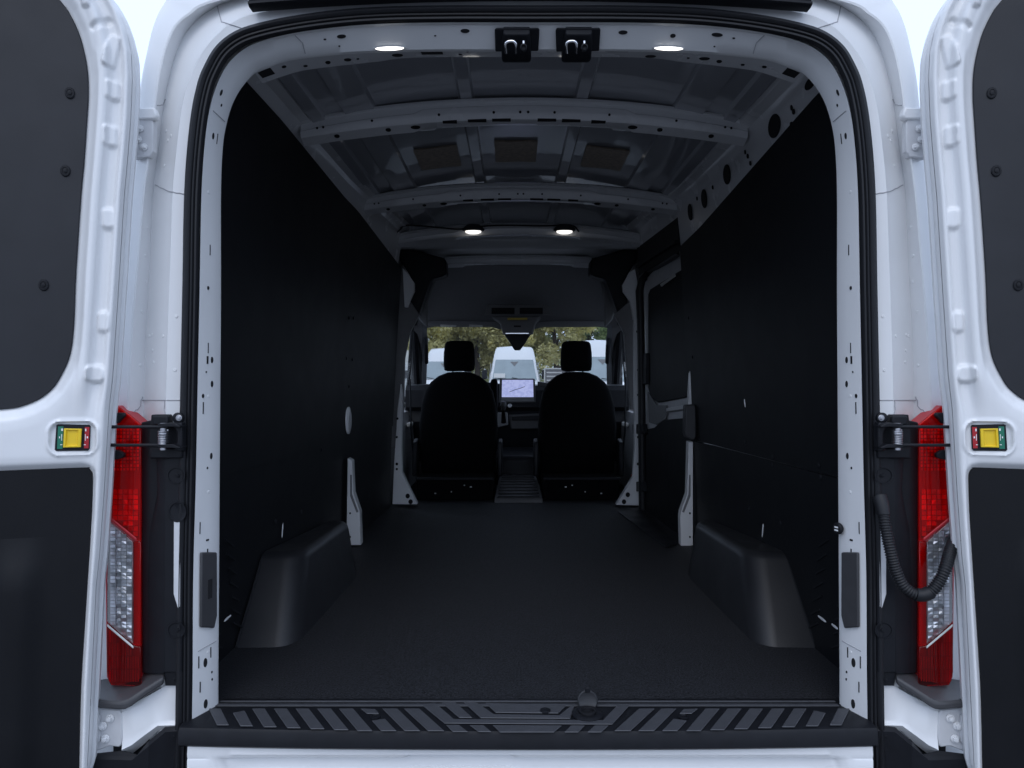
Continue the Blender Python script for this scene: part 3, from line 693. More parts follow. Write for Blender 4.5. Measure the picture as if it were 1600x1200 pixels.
up_ = smooth_prof(Dd, [(0, -.003), (.003, .008), (.009, .013), (.013, .011), (.018, .000), (.037, -.001), (.043, .011), (.052, .016), (.060, .014), (.068, .009), (.10, .006), (1, .006)])
lo_ = smooth_prof(Dd, [(0, -.003), (.003, .007), (.009, .012), (.017, .011), (.023, .004), (.04, .003), (1, .004)])
vz0, vz1 = door_tv(170, 660)[1], door_tv(170, 585)[1]
U = sst(vz0, vz1, V); H = lo_ * (1 - U) + up_ * U
dw = sdf(T, V, winp); dl = sdf(T, V, lowp)
H = H * sst(-.004, .028, dw) + (-.012) * (1 - sst(-.004, .028, dw))
H = H * sst(-.004, .014, dl) + (-.010) * (1 - sst(-.004, .014, dl))
mbm = sst(.0, .05, dw) * sst(0, .03, dl) * sst(.0, .03, Dd - .02); H += .004 * mbm
def rbump(px, py, hw, hh, amp, ang=0., soft=.005, rad=None):
    global H
    t0, v0 = door_tv(px, py); k = 1.53 / F; hw *= k; hh *= k
    a, b = T - t0, V - v0; ca, sa = math.cos(ang), math.sin(ang); a, b = a * ca + b * sa, -a * sa + b * ca
    r = min(hw, hh) * .7; qx = np.maximum(np.abs(a) - hw + r, 0); qy = np.maximum(np.abs(b) - hh + r, 0)
    d = np.hypot(qx, qy) - r; H = H + amp * (1 - sst(-soft / 2, soft / 2, d))
for (x, y, w, h) in [(178, 143, 8, 15), (174, 214, 8, 16), (170, 342, 7.5, 15.5), (163, 503, 7.5, 15.5)]: rbump(x, y, w, h, .0075, 0, .008)
rbump(176, 82, 8, 26, .007, .2); rbump(160, 40, 5, 17, -.006, .85); rbump(137, 8, 6, 8, .006)
rbump(151, 584, 11.5, 13, .010, 0, .006)
rbump(116, 684, 36, 28, .004, 0, .005); rbump(116, 684, 31, 25, -.009, 0, .006)
doors = {}
for s in (1, -1):
    c_, s_ = math.cos(ANG), math.sin(ANG)
    X = s * (DX0 - T * c_ + H * s_); Y = CAMY + DD0 - T * s_ - H * c_
    vs_ = np.stack([X, Y, V], -1).reshape(-1, 3); nr, nc = T.shape
    idx = np.arange(nr * nc).reshape(nr, nc)
    q = np.stack([idx[:-1, :-1], idx[:-1, 1:], idx[1:, 1:], idx[1:, :-1]], -1).reshape(-1, 4)
    if s > 0: q = q[:, ::-1]
    mb = MB(); mb.v = [tuple(p) for p in vs_]; mb.f = [tuple(f) for f in q]
    d = mb.build('rear_door', WHITE, van, 60, recalc=False); doors[s] = d
    # folded edge and outer skin
    mb = MB(); rings = []
    for v in np.linspace(-.40, 1.725, 160):
        u = float(uedge(v)); rings.append([door_pt(t, v, h, s) for t, h in [(u, -.003), (u - .003, -.008), (u - .004, -.014), (u - .001, -.017), (u - .001, -.030), (u - .007, -.034), (u - .007, -.046), (u + .01, -.050), (.78, -.050), (.785, -.02), (.78, .002)]])
    mb.loft(rings).build('door_skin', WHITE, d, 35)
    mb = MB(); z0 = catmull([tuple(p) for p in winp[1:-1]], 4); poly = [tuple(winp[0])] + [tuple(p) for p in z0] + [tuple(winp[-1])]
    wpn = mb.prism([door_pt(t, v, -.006, s) for t, v in poly], door_pt(0, 0, -.006, s) - door_pt(0, 0, 0, s)).build('window_blank', BOARD, d, 30, .0015, 1)
    for x, y in [(108, 144), (101, 266), (67, 445), (-40, 40), (-60, 330)]:
        t, v = door_tv(x, y); n_ = door_pt(0, 0, 1, s) - door_pt(0, 0, 0, s)
        inst('push_clip', CLIP, wpn, frame(door_pt(t, v, -.0062, s), n_) @ Sc(.0095, .0125, .011))
    # lower trim: moulded panel with a shallow vertical swage
    LT = [tuple(p) for p in lowp]
    lp = catmull(LT[1:-2], 4); poly = [LT[0]] + [tuple(p) for p in lp] + LT[-2:]
    mb = MB(); a0 = [door_pt(t, v, -.010, s) for t, v in poly]
    tr = mb.prism(a0, door_pt(0, 0, .006, s) - door_pt(0, 0, 0, s)).build('door_trim', LTRIM, d, 30, .0025, 2)
    sw = []
    for v in np.linspace(-.36, .44, 30):
        e = sst(.44, .34, v); row = []
        for t in np.linspace(.10, .66, 90):
            x = t - .135 - (.44 - v) * .03
            hh = .020 * e * (sst(.0, .05, x) - .75 * sst(.07, .11, x) + .75 * sst(.30, .40, x))
            row.append(door_pt(t, v, -.0038 + hh, s))
        sw.append(row)
    MB().loft(sw).build('trim_swage', LTRIM, tr, 60, recalc=False)
    # release handle
    def dp(x, y, h): t, v = door_tv(x, y); return door_pt(t, v, h, s)
    n_ = door_pt(0, 0, 1, s) - door_pt(0, 0, 0, s)
    def plate(pts, h0, th, name, mt, par, bev=.0015): return MB().prism([dp(x, y, h0) for x, y in pts], n_ * th).build(name, mt, par, 30, bev, 2)
    hd = plate([(89, 664), (92, 662.5), (140, 663.5), (142, 666), (140.5, 701), (138, 704), (89, 704.5), (86.5, 702)], -.002, .007, 'release_bezel', PLAST, d, .001)
    plate([(92, 666), (100.5, 666), (99, 701), (90.5, 701)], .005, .0006, 'green_strip', GREENP, hd, 0)
    plate([(134, 667), (141, 667), (139.5, 700), (132.5, 700)], .005, .0006, 'red_strip', REDP, hd, 0)
    yl = []
    for ins, h in [(0, .005), (0, .010), (.8, .0105), (3.2, .0105), (4.4, .0070), (5.4, .0062)]:
        yl.append([dp(x, y, h) for x, y in [(102.5 + ins, 669 + ins * .6), (129.5 - ins * 1.3, 669.5 + ins * .6), (128 - ins * 1.3, 698 - ins * .6), (101 + ins, 698.5 - ins * .6)]])
    MB().loft(yl, True, False, True).build('release_handle', YELLOW, hd, 20)
    for (x, y, w, h) in [(98.5, 671, 1.4, 1.8), (94.5, 683, .8, 1.4), (97.8, 683, .5, 5), (97.2, 694.5, 1.6, .6), (135.2, 671.5, 1, 2), (137.8, 683, 1, 1.5), (134.6, 683, .5, 5), (133.8, 694.5, 1.4, .6)]:
        plate([(x - w, y - h), (x + w, y - h), (x + w, y + h), (x - w, y + h)], .0056, .0004, 'print_mark', PRINT, hd, 0)

# ================================================================== corner hardware, each side
def side(s):
    def q(x, y, D): return P(x, y, D, s)
    def fl(pts, D, depth, name, mt, parent=van, bevel=.003, smooth=30):
        return MB().prism([q(x, y, D) for x, y in pts], (0, depth, 0)).build(name, mt, parent, smooth, bevel, 2)
    # upper hinge
    pk = fl([(206, 186), (237, 186), (239, 192), (239, 236), (233, 245), (206, 247)], 1.612, .02, 'hinge_plate', WHITE2, van, .002)
    for x, y in [(219, 201), (216, 218), (225, 230)]: inst('bolt', BOLTW, pk, frame(q(x, y, 1.611), (0, -1, 0)) @ Sc(.0085, .0085, .010))
    fl([(212, 168), (241, 167), (245, 180), (241, 186), (212, 186)], 1.606, .02, 'hinge_ledge', WHITE, pk, .004)
    MB().tube([q(205, 192, 1.597), q(204, 243, 1.597)], .009, 14).build('hinge_knuckle', WHITE2, pk)
    # lower hinge
    pk = fl([(146, 1106), (186, 1110), (190, 1118), (191, 1163), (186, 1168), (172, 1166), (146, 1176)], 1.572, .02, 'hinge_plate', WHITE2, van, .003)
    for x, y in [(172, 1122), (161, 1134), (165, 1154)]: inst('bolt', BOLTW, pk, frame(q(x, y, 1.571), (0, -1, 0)) @ Sc(.0095, .0095, .011))
    fl([(146, 1118), (155, 1118), (155, 1160), (146, 1166)], 1.565, .008, 'hinge_leaf', WHITE2, pk, .002)
    # white pillar base
    pb = MB().loft([[q(*p) for p in r] for r in [
        [(188, 1106, 1.585), (206, 1100, 1.585), (234, 1086, 1.592), (258, 1072, 1.598), (282, 1066, 1.60)],
        [(190, 1112, 1.575), (208, 1108, 1.577), (236, 1096, 1.59), (258, 1084, 1.597), (282, 1080, 1.60)],
        [(192, 1150, 1.575), (210, 1146, 1.58), (234, 1132, 1.59), (250, 1126, 1.597), (282, 1126, 1.60)],
        [(190, 1172, 1.565), (206, 1164, 1.572), (224, 1150, 1.583), (246, 1134, 1.59), (282, 1133, 1.592)],
        [(190, 1185, 1.60), (206, 1178, 1.60), (226, 1162, 1.60), (246, 1142, 1.605), (282, 1142, 1.605)]]]).build('pillar_base', WHITE, van, 40)
    # tail lamp
    tray = fl([(150, 636), (182, 634), (200, 648), (219, 664), (219, 1072), (172, 1070), (166, 1058), (164, 900), (166, 800), (150, 760)], 1.600, .05, 'tail_lamp', REDTRAY, van, .003)
    def ln(pts, D, dep, name, mt): return fl(pts, D, dep, name, mt, tray, .002)
    ln([(150, 640), (180, 632), (200, 646), (220, 663), (220, 845), (213, 845), (174, 812), (168, 806), (150, 780)], 1.580, .006, 'upper_lens', REDLENS)
    ln([(168, 812), (173, 815), (207.6, 846), (207.6, 1007), (170, 975), (166.5, 970)], 1.582, .006, 'clear_lens', CLEARLENS)
    ln([(207.8, 846), (220, 846), (220, 1010), (207.8, 1008)], 1.580, .006, 'side_lens', REDLENS)
    ln([(166.5, 972), (170, 976), (208, 1009), (220, 1011), (220, 1073), (173, 1071), (169, 1064), (166.5, 1050)], 1.580, .006, 'lower_lens', DARKLENS)
    ln([(169, 806), (172, 808), (213, 841), (213, 846), (172, 814), (169, 812)], 1.578, .003, 'lens_rib', REDP)
    ln([(167, 975), (170, 978), (208, 1010), (208, 1014), (170, 982), (167, 979)], 1.578, .003, 'lens_rib', PALE)
    ln([(168, 814), (172, 816), (207, 847), (207, 1005), (170, 973), (167, 969)], 1.5985, .002, 'reflector_back', PALE)
    # reflector facets behind the lenses
    rnd = random.Random(3)
    def facets(x0, x1, y0, y1, nx, ny, D, name, mt, clip=lambda x, y: True, amp=.006, gap=.45):
        mb = MB()
        for i in range(nx):
            for j in range(ny):
                a, b = lerp(x0, x1, i / nx), lerp(x0, x1, (i + 1) / nx); c, d = lerp(y0, y1, j / ny), lerp(y0, y1, (j + 1) / ny)
                if not clip((a + b) / 2, (c + d) / 2): continue
                g_ = gap; e = [amp * rnd.uniform(.3, 1) * (1 if rnd.random() < .8 else -1), 0]
                jt = rnd.uniform(-amp, amp) * .5
                mb.add([q(a + g_, c + g_, D + e[0] + jt), q(b - g_, c + g_, D + e[0] - jt), q(b - g_, d - g_, D - jt * .3), q(a + g_, d - g_, D + jt * .3)], [(0, 1, 2, 3)])
        o = mb.build(name, mt, tray, 0); return kind(o, 'stuff')
    facets(176, 218, 668, 736, 8, 12, 1.594, 'upper_reflector', REDREF, lambda x, y: True, .004, .8)
    facets(176, 216, 764, 838, 5, 9, 1.594, 'mid_reflector', REDREF, lambda x, y: y < 812 + (x - 174) * .78 - 6, .006)
    facets(172, 206, 818, 1004, 4, 34, 1.594, 'clear_reflector', REFL, lambda x, y: 818 + (x - 172) * .85 < y < 972 + (x - 170) * .85, .0032)
    facets(170, 218, 984, 1066, 12, 4, 1.594, 'lower_reflector', REDREF, lambda x, y: y > 986 + (x - 170) * .82, .004, .8)
    for x in (180, 206): ln([(x, 822 + (x - 172) * .8), (x + 1.1, 822 + (x - 172) * .8), (x + 1.1, 972 + (x - 172) * .8), (x, 972 + (x - 172) * .8)], 1.590, .006, 'reflector_web', STEEL)
    # black pillar trim
    fl([(220, 660), (258, 652), (258, 1056), (222, 1052)], 1.600, .02, 'pillar_trim', PLAST, van, .003)
    fg = MB().loft([[q(*p) for p in r] for r in [[(244, 700, 1.592), (246, 712, 1.588), (258, 716, 1.584)], [(246, 770, 1.596), (250, 770, 1.586), (259, 770, 1.584)], [(234, 830, 1.600), (240, 830, 1.592), (259, 830, 1.584)], [(228, 900, 1.601), (234, 900, 1.599), (258, 900, 1.584)], [(228, 1052, 1.601), (234, 1052, 1.599), (256, 1052, 1.584)]]]).build('trim_fillet', PLAST, van, 60)
    tf = fl([(256, 700), (286, 700), (284, 1052), (254, 1052)], 1.584, .018, 'trim_flange', PLAST, van, .004)
    for y in (743, 985):
        rg = []
        for a in np.linspace(0, 2 * math.pi, 28, endpoint=False):
            ca, sa = math.cos(a), math.sin(a); rg.append((ca, sa))
        lo = [[q(275 + (13 + o) * ca, y + (13 + o) * sa * .9, 1.584 + dd) for ca, sa in rg] for o, dd in [(1.5, 0), (1.2, -.003), (-.5, -.003), (-1.5, -.0008), (-12.9, -.0006)]]
        pkt = MB().loft(lo, True).build('screw_pocket', PLAST, tf, 40)
        inst('bolt', BOLTB, pkt, frame(q(278, y - 1, 1.583), (0, -1, 0)) @ Sc(.006, .006, .006))
    if s == 1:
        lo = [[q(277 + 13 * ca + o * ca, 800 + (15 + o) * sa, 1.584 + dd) for ca, sa in rg] for o, dd in [(1.5, 0), (1, -.003), (-.5, -.003), (-2, -.001), (-12.9, -.0006)]]
        MB().loft(lo, True).build('cable_pocket', PLAST, tf, 40)
    fl([(271.5, 814), (282, 814), (281, 948), (278, 951), (273, 935), (271, 928)], 1.5825, .006, 'body_slot', WHITE2, tf, .001)
    # black end block and bumper corner
    fl([(255, 1046), (282, 1046), (282, 1072), (258, 1072)], 1.590, .012, 'trim_foot', PLAST, van, .002)
    fl([(258, 1045), (282, 1045), (282, 1051), (258, 1051)], 1.5885, .012, 'body_tab', WHITE, van, .001)
    top = [q(*p) for p in [(140, 1094, 1.55), (186, 1098, 1.545), (196, 1098, 1.546), (206, 1093, 1.55), (228, 1076, 1.562), (256, 1058, 1.580), (257, 1047, 1.605), (222, 1050, 1.625), (140, 1064, 1.64)]]
    MB().prism(top, (0, 0, -.017)).build('bumper_step', PLASTG, van, 30, .005, 3)
    bm_ = MB().loft([[q(*p) for p in r] for r in [
        [(140, 1180, 1.56), (212, 1182, 1.555), (232, 1158, 1.56), (258, 1136, 1.585), (285, 1134, 1.59)],
        [(140, 1186, 1.555), (206, 1188, 1.55), (232, 1166, 1.55), (258, 1144, 1.575), (285, 1142, 1.585)],
        [(140, 1290, 1.56), (200, 1290, 1.555), (232, 1290, 1.56), (258, 1290, 1.585), (285, 1290, 1.60)]]]).build('bumper_corner', PLAST, van, 30)
    MB().prism([q(*p) for p in [(140, 1178, 1.56), (190, 1172, 1.57), (216, 1178, 1.562), (206, 1187, 1.552), (140, 1187, 1.556)]], (0, 0, -.012)).build('bumper_ledge', PLAST, van, 30, .002)
    for y in (1062, 1150): inst('bolt', BOLTB, bm_, frame(q(272, y, 1.583), (0, -1, 0)) @ Sc(.004, .004, .004))
    # check strap bracket
    br = fl([(236, 648), (262, 648), (264, 652), (264, 668), (284, 662), (286, 664), (286, 706), (278, 712), (265, 712), (264, 717), (234, 717), (232, 713), (233, 680)], 1.578, .02, 'check_bracket', PLAST, van, .003)
    fl([(234, 700), (284, 700), (284, 716), (234, 716)], 1.572, .012, 'bracket_base', PLAST, br, .003)
    fl([(238, 650), (262, 650), (263, 664), (238, 664)], 1.566, .014, 'bracket_top', PLAST, br, .003)
    for y in (664, 697):
        fl([(246, y - 2), (270, y - 3), (281, y + 2), (281, y + 4), (268, y + 3), (246, y + 3)], 1.545, .035, 'bracket_arm', PLAST, br, .0015)
    fl([(268, 662), (284, 660), (285, 706), (272, 704), (276, 690), (276, 676)], 1.560, .02, 'bracket_cheek', PLAST, br, .003)
    MB().tube([q(255, 661, 1.553), q(255, 703, 1.553)], .007, 14).build('hinge_pin', STEEL, br)
    hel = [q(255, 672 + 22 * t, 1.553) + Vector((math.cos(t * 2 * math.pi * 8) * .0095, math.sin(t * 2 * math.pi * 8) * .0095, 0)) for t in np.linspace(0, 1, 130)]
    MB().tube(hel, .0016, 6).build('coil_spring', STEEL, br)
    ear = MB().lathe(q(279, 653, 1.574), (0, -1, 0), [(.012, -.004), (.012, .004), (.009, .006)], 22).build('bracket_ear', PLAST, br)
    inst('bolt', BOLTS, br, frame(q(279.5, 653, 1.568), (0, -1, 0)) @ Sc(.0068, .0068, .005))
    for y in (667, 695.5):
        MB().tube([q(262, y, 1.55), q(250, y, 1.548), q(170, y, 1.545)], .0036, 8).build('check_rod', PLAST, br)
    fl([(170, 645), (192, 645), (194, 650), (188, 656), (183, 662), (170, 663)], 1.565, .012, 'rod_guide', PLAST, br, .002)
    fl([(170, 703), (185, 704), (193, 709), (192, 715), (184, 718), (170, 719)], 1.565, .012, 'rod_guide', PLAST, br, .002)
side(1); side(-1)
# corrugated cable conduit into the right door
pth = catmull([tuple(P(x, y, D)) for x, y, D in [(1376, 775, 1.585), (1380, 793, 1.572), (1383, 820, 1.56), (1390, 855, 1.55), (1399, 890, 1.545), (1412, 916, 1.54), (1432, 929, 1.535), (1452, 926, 1.53), (1468, 908, 1.53), (1478, 885, 1.535), (1487, 855, 1.56), (1500, 832, 1.59), (1520, 815, 1.60)]], 40)
cum = [0]
for a, b in zip(pth[:-1], pth[1:]): cum.append(cum[-1] + float(np.linalg.norm(b - a)))
cum = np.array(cum); PA = np.array(pth); L = cum[-1]; ss = np.arange(0, L, .00145)
pp = [Vector((np.interp(x, cum, PA[:, 0]), np.interp(x, cum, PA[:, 1]), np.interp(x, cum, PA[:, 2]))) for x in ss]
rad = [(.0128 if (i % 4) < 2 else .0105) for i in range(len(pp))]
MB().tube(pp, rad, 14).build('cable_conduit', RUBBER, van, 80)
MB().tube([P(1374, 776, 1.58), P(1377, 786, 1.573), P(1381, 804, 1.566)], [.015, .0155, .0135], 16).build('conduit_boot', RUBBER, van, 60)
MB().tube([Vector(p) for p in pp[len(pp) // 2 - 6: len(pp) // 2 + 16]], .0142, 16).build('conduit_sleeve', RUBBER, van, 60)

# ================================================================== front: B pillars, sliding door, cab
bp = flat([(626, 600), (628, 616), (627, 700), (628, 738), (652, 788), (613, 788), (616, 720), (621, 640)], 4.19, .05, 'door_pillar', WHITE)
for x, y, r in [(637, 775, 4), (641.5, 784, 4), (620, 725, 2.4), (620, 733, 2), (620, 683, 2), (621, 654, 2)]: inst('punched_hole', HOLE, bp, frame(P(x, y, 4.187), (0, -1, 0)) @ Sc(r * .0032, r * .0036, .002))
flat([(629, 418), (640, 432), (647, 442), (647, 455), (640, 470), (637, 480), (632, 480)], 4.20, .04, 'pillar_head', WHITE)
bpr = flat([(991, 500), (999, 492), (1001, 640), (1001, 790), (963, 789), (989, 746), (992, 700)], 4.19, .05, 'door_pillar', WHITE)
for x, y, r in [(981, 773, 4), (975, 784, 4), (997, 725, 2.4), (997, 617, 2), (996, 518, 2.4), (997, 578, 2), (997, 683, 2)]: inst('punched_hole', HOLE, bpr, frame(P(x, y, 4.187), (0, -1, 0)) @ Sc(r * .0032, r * .0036, .002))
flat([(984, 425), (992, 420), (996, 440), (996, 500), (990, 500), (985, 470), (974, 455), (973, 445)], 4.20, .04, 'pillar_head', WHITE)
# dark gap-filling trim in the pillars
flat([(600, 430), (634, 440), (640, 470), (655, 492), (640, 520), (632, 560), (630, 640), (624, 700), (600, 700)], 4.26, .04, 'pillar_trim_cab', GREY)
flat([(992, 470), (985, 470), (960, 492), (975, 520), (985, 640), (990, 640), (992, 540)], 4.26, .04, 'pillar_trim_cab', GREY)
# sliding door opening on the right
sl = MB().tube([P(x, y, 4.1) for x, y in [(1009, 862), (1004, 800), (1003, 640), (1001, 500), (999, 455), (1003, 438), (1016, 424)]] + [P(1062, 392, 3.4)], .022, 10).build('slide_seal', RUBBER, van)
SDp = [(.80, 3.28), (.738, 4.12)]
def sdp(px, py, off=0.0):
    (x1, d1), (x2, d2) = SDp; kx = (px - VX) / F; m_ = (x2 - x1) / (d2 - d1); D = (CAMX - x1 + m_ * d1) / (m_ - kx) if abs(m_ - kx) > 1e-6 else d1
    p = P(px, py, D); p.x -= off; return p
def spl(pts, off, th, name, mt, par=van, bev=.003): return MB().prism([sdp(x, y, off) for x, y in pts], (th, 0, 0)).build(name, mt, par, 30, bev, 2)
sd = spl([(1006, 862), (1006, 440), (1016, 428), (1070, 382), (1090, 370), (1090, 870)], 0, .03, 'sliding_door', WHITE2)
spl([(1016, 460), (1019, 452), (1064, 424), (1090, 410), (1090, 618), (1032, 629), (1020, 622), (1016, 606)], .012, .011, 'door_window_blank', WALLB, sd)
spl([(1008, 862), (1008, 672), (1026, 668), (1040, 656), (1090, 652), (1090, 870)], .014, .013, 'door_lower_trim', WALLB, sd)
spl([(1016, 612), (1030, 633), (1046, 633), (1044, 655), (1030, 664), (1018, 660)], .016, .008, 'latch_housing', GREY, sd, .006)
spl([(1046, 638), (1090, 630), (1090, 636), (1047, 644)], .018, .006, 'door_crease', WHITE, sd)
for y in (670, 760): spl([(998, y - 7), (1014, y - 8), (1016, y + 8), (999, y + 8)], .04, .03, 'door_stop', PLAST, sd, .004)
spl([(1008, 552), (1018, 552), (1018, 600), (1008, 602)], .03, .02, 'door_stop', PLAST, sd, .004)
spl([(1040, 444), (1063, 428), (1064, 432), (1042, 448)], .03, .006, 'grab_edge', PALE, sd, .001)
# step well cover
MB().prism([onz(x, y, .004) for x, y in [(965, 800), (1000, 796), (1060, 850), (1040, 856)]], (0, 0, .004)).build('step_edge', PLAST, van, 30, .002)

# cab shell: roof, headliner, sides
hlr = []
for t in np.linspace(0, 1, 24):
    D = lerp(4.72, 5.58, t); z = float(np.interp(D, [4.72, 4.85, 5.0, 5.15, 5.3, 5.42, 5.58], [1.535, 1.51, 1.44, 1.36, 1.28, 1.215, 1.165])); w = lerp(.60, .78, t ** .6)
    hlr.append([Vector((w * u, D - 1.6, z - .04 * abs(u) ** 8)) for u in np.linspace(-1, 1, 41)])
MB().loft(hlr).build('headliner', HEAD, van, 60)
MB().prism([P(x, y, 4.75) for x, y in [(655, 380), (960, 380), (975, 440), (957, 500), (945, 512), (945, 470), (932, 415), (690, 415), (668, 470), (668, 512), (655, 500), (640, 440)]], (0, .05, 0)).build('headliner_surround', GREY, van, 30, .01)
MB().span((-.86, 2.75, 1.56), (.86, 4.3, 1.72)).build('cab_roof', WHITE, van, 30, .05)
for s in (1, -1):      # black moulded end caps below the roof ends
    eb = [P(x, y, 4.42, s) for x, y in [(600, 362), (640, 388), (690, 402), (697, 406), (698, 428), (690, 432), (674, 436), (664, 462), (655, 490), (646, 494), (637, 488), (640, 462), (646, 448), (640, 430), (618, 396)]]
    MB().prism(eb, (0, .14, 0)).build('corner_trim', PLAST, van, 30, .012, 3)
vt = P(808, 486, 5.12)
vb = MB().prism([P(x, y, 5.13) for x, y in [(757, 492), (760, 478), (764, 475.5), (853, 475.5), (858, 478), (865, 492)]], (0, .04, .0)).build('vent_panel', GREY, van, 30, .006)
for cx in (786, 830):
    lv = MB().prism([P(x, y, 5.12) for x, y in [(cx - 18, 481), (cx + 18, 481), (cx + 18, 490.5), (cx - 18, 490.5)]], (0, .02, 0)).build('vent', DARK, vb, 0)
    for j in range(4): MB().span(P(cx - 17.5, 482.2 + 2.3 * j, 5.117), P(cx + 17.5, 483 + 2.3 * j, 5.113)).build('vent_slat', PLAST, lv, 0)
MB().prism([P(x, y, 5.1) for x, y in [(793, 496.5), (824, 496.5), (824, 500), (793, 500)]], (0, .004, 0)).build('warning_label', LABEL, van, 0)
ovc = MB().prism([P(x, y, 5.20) for x, y in [(768, 494), (846, 494), (838, 503), (833, 520), (786, 520), (781, 503)]], (0, .12, -.01)).build('overhead_console', GREY, van, 30, .01, 3)
MB().prism([P(x, y, 5.195) for x, y in [(803, 508.5), (814, 508.5), (814, 511), (803, 511)]], (0, .004, 0)).build('console_switch', DARK, ovc, 0)
MB().prism([P(x, y, 5.19) for x, y in [(790, 520.3), (826, 520.3), (826, 521.4), (790, 521.4)]], (0, .004, 0)).build('console_trim', CHROME, ovc, 0)
MB().prism([P(x, y, 5.35) for x, y in [(785, 518), (832, 518), (822, 534), (813, 547), (804, 547), (796, 534)]], (0, .10, 0)).build('camera_housing', PLAST, van, 30, .012, 3)
for s in (1, -1):
    vz = MB().prism([P(x, y, 5.45, s) for x, y in [(664, 500), (785, 502), (792, 506), (782, 515), (770, 511), (700, 511), (668, 510)]], (0, .02, 0)).build('sun_visor', HEAD, van, 30, .006)
    if s == 1:
        for a, b in [(688, 713), (733, 754)]: MB().prism([P(x, y, 5.445) for x, y in [(a, 507), (b, 508), (b, 511), (a, 510.5)]], (0, .003, 0)).build('visor_label', PALE, vz, 0)
# windscreen, A pillars, cowl
def wsz(D): return lerp(.60, 1.15, (6.45 - D) / (6.45 - 5.6))
wsr = []
for t in np.linspace(0, 1, 14):
    D = lerp(6.45, 5.58, t); z = lerp(.55, 1.19, t); w = lerp(.84, .73, t)
    wsr.append([Vector((w * u, D - 1.6 - .12 * u * u, z)) for u in np.linspace(-1, 1, 25)])
MB().loft(wsr).build('windscreen', GLASS, van, 60)
for s in (1, -1):
    MB().loft([[Vector((s * (x), D - 1.6 + dy, z)) for x, dy in [(.70 + k, .0), (.735 + k, -.06), (.83 + k, -.05), (.83 + k, .08), (.72 + k, .06)]] for D, z, k in [(5.35, 1.30, -.01), (5.5, 1.20, .0), (5.8, 1.0, .03), (6.15, .75, .08), (6.4, .50, .12)]], True, False, True).build('windscreen_pillar', GREY, van, 40)
    MB().tube([Vector((s * .73, 4.1, 1.05)), Vector((s * .728, 4.06, 1.08)), Vector((s * .735, 4.16, .98)), Vector((s * .75, 4.3, .88))], .016, 8).build('grab_handle', PLAST, van)
    # cab door: lower trim, frame, glass
    dr = MB().loft([[Vector((s * x, D - 1.6, z)) for x, z in [(.80, -.1), (.79, .2), (.80, .42), (.84, .50), (.88, .50), (.92, -.1)]] for D in (4.32, 4.8, 5.4, 6.3)], True, False, True).build('cab_door', GREY, van, 40)
    MB().tube([Vector((s * .87, 2.80, .5)), Vector((s * .85, 2.82, 1.0)), Vector((s * .80, 2.9, 1.22)), Vector((s * .78, 3.6, 1.26)), Vector((s * .80, 3.95, 1.18)), Vector((s * .85, 4.55, .62))], .035, 8).build('window_frame', PLAST, dr)
    MB().add([Vector((s * .865, 2.8, .5)), Vector((s * .80, 2.85, 1.22)), Vector((s * .785, 3.7, 1.24)), Vector((s * .865, 4.6, .52))], [(0, 1, 2, 3)]).build('side_glass', GLASS, dr, 0)
    MB().tube([Vector((s * .865, 3.95, .5)), Vector((s * .81, 3.9, 1.2))], .014, 8).build('window_post', PLAST, dr)
    MB().box((s * .78, 3.55, .42), (.03, .14, .03)).build('door_pull', PALE, dr, 30, .008)
    mr = MB().prism([Vector((s * x, 4.35, z)) for x, z in [(1.05, .58), (1.20, .56), (1.22, .92), (1.06, .93)]], (0, .14, 0)).build('wing_mirror', PLAST, van, 30, .03, 3)
    MB().tube([Vector((s * .88, 4.36, .56)), Vector((s * 1.1, 4.40, .60))], .025, 8).build('mirror_arm', PLAST, mr)
    # lap of roof side above cab doors
    MB().span((s * .74, 2.76, 1.24), (s * .93, 4.0, 1.6)).build('cab_header', GREY, van, 30, .03)
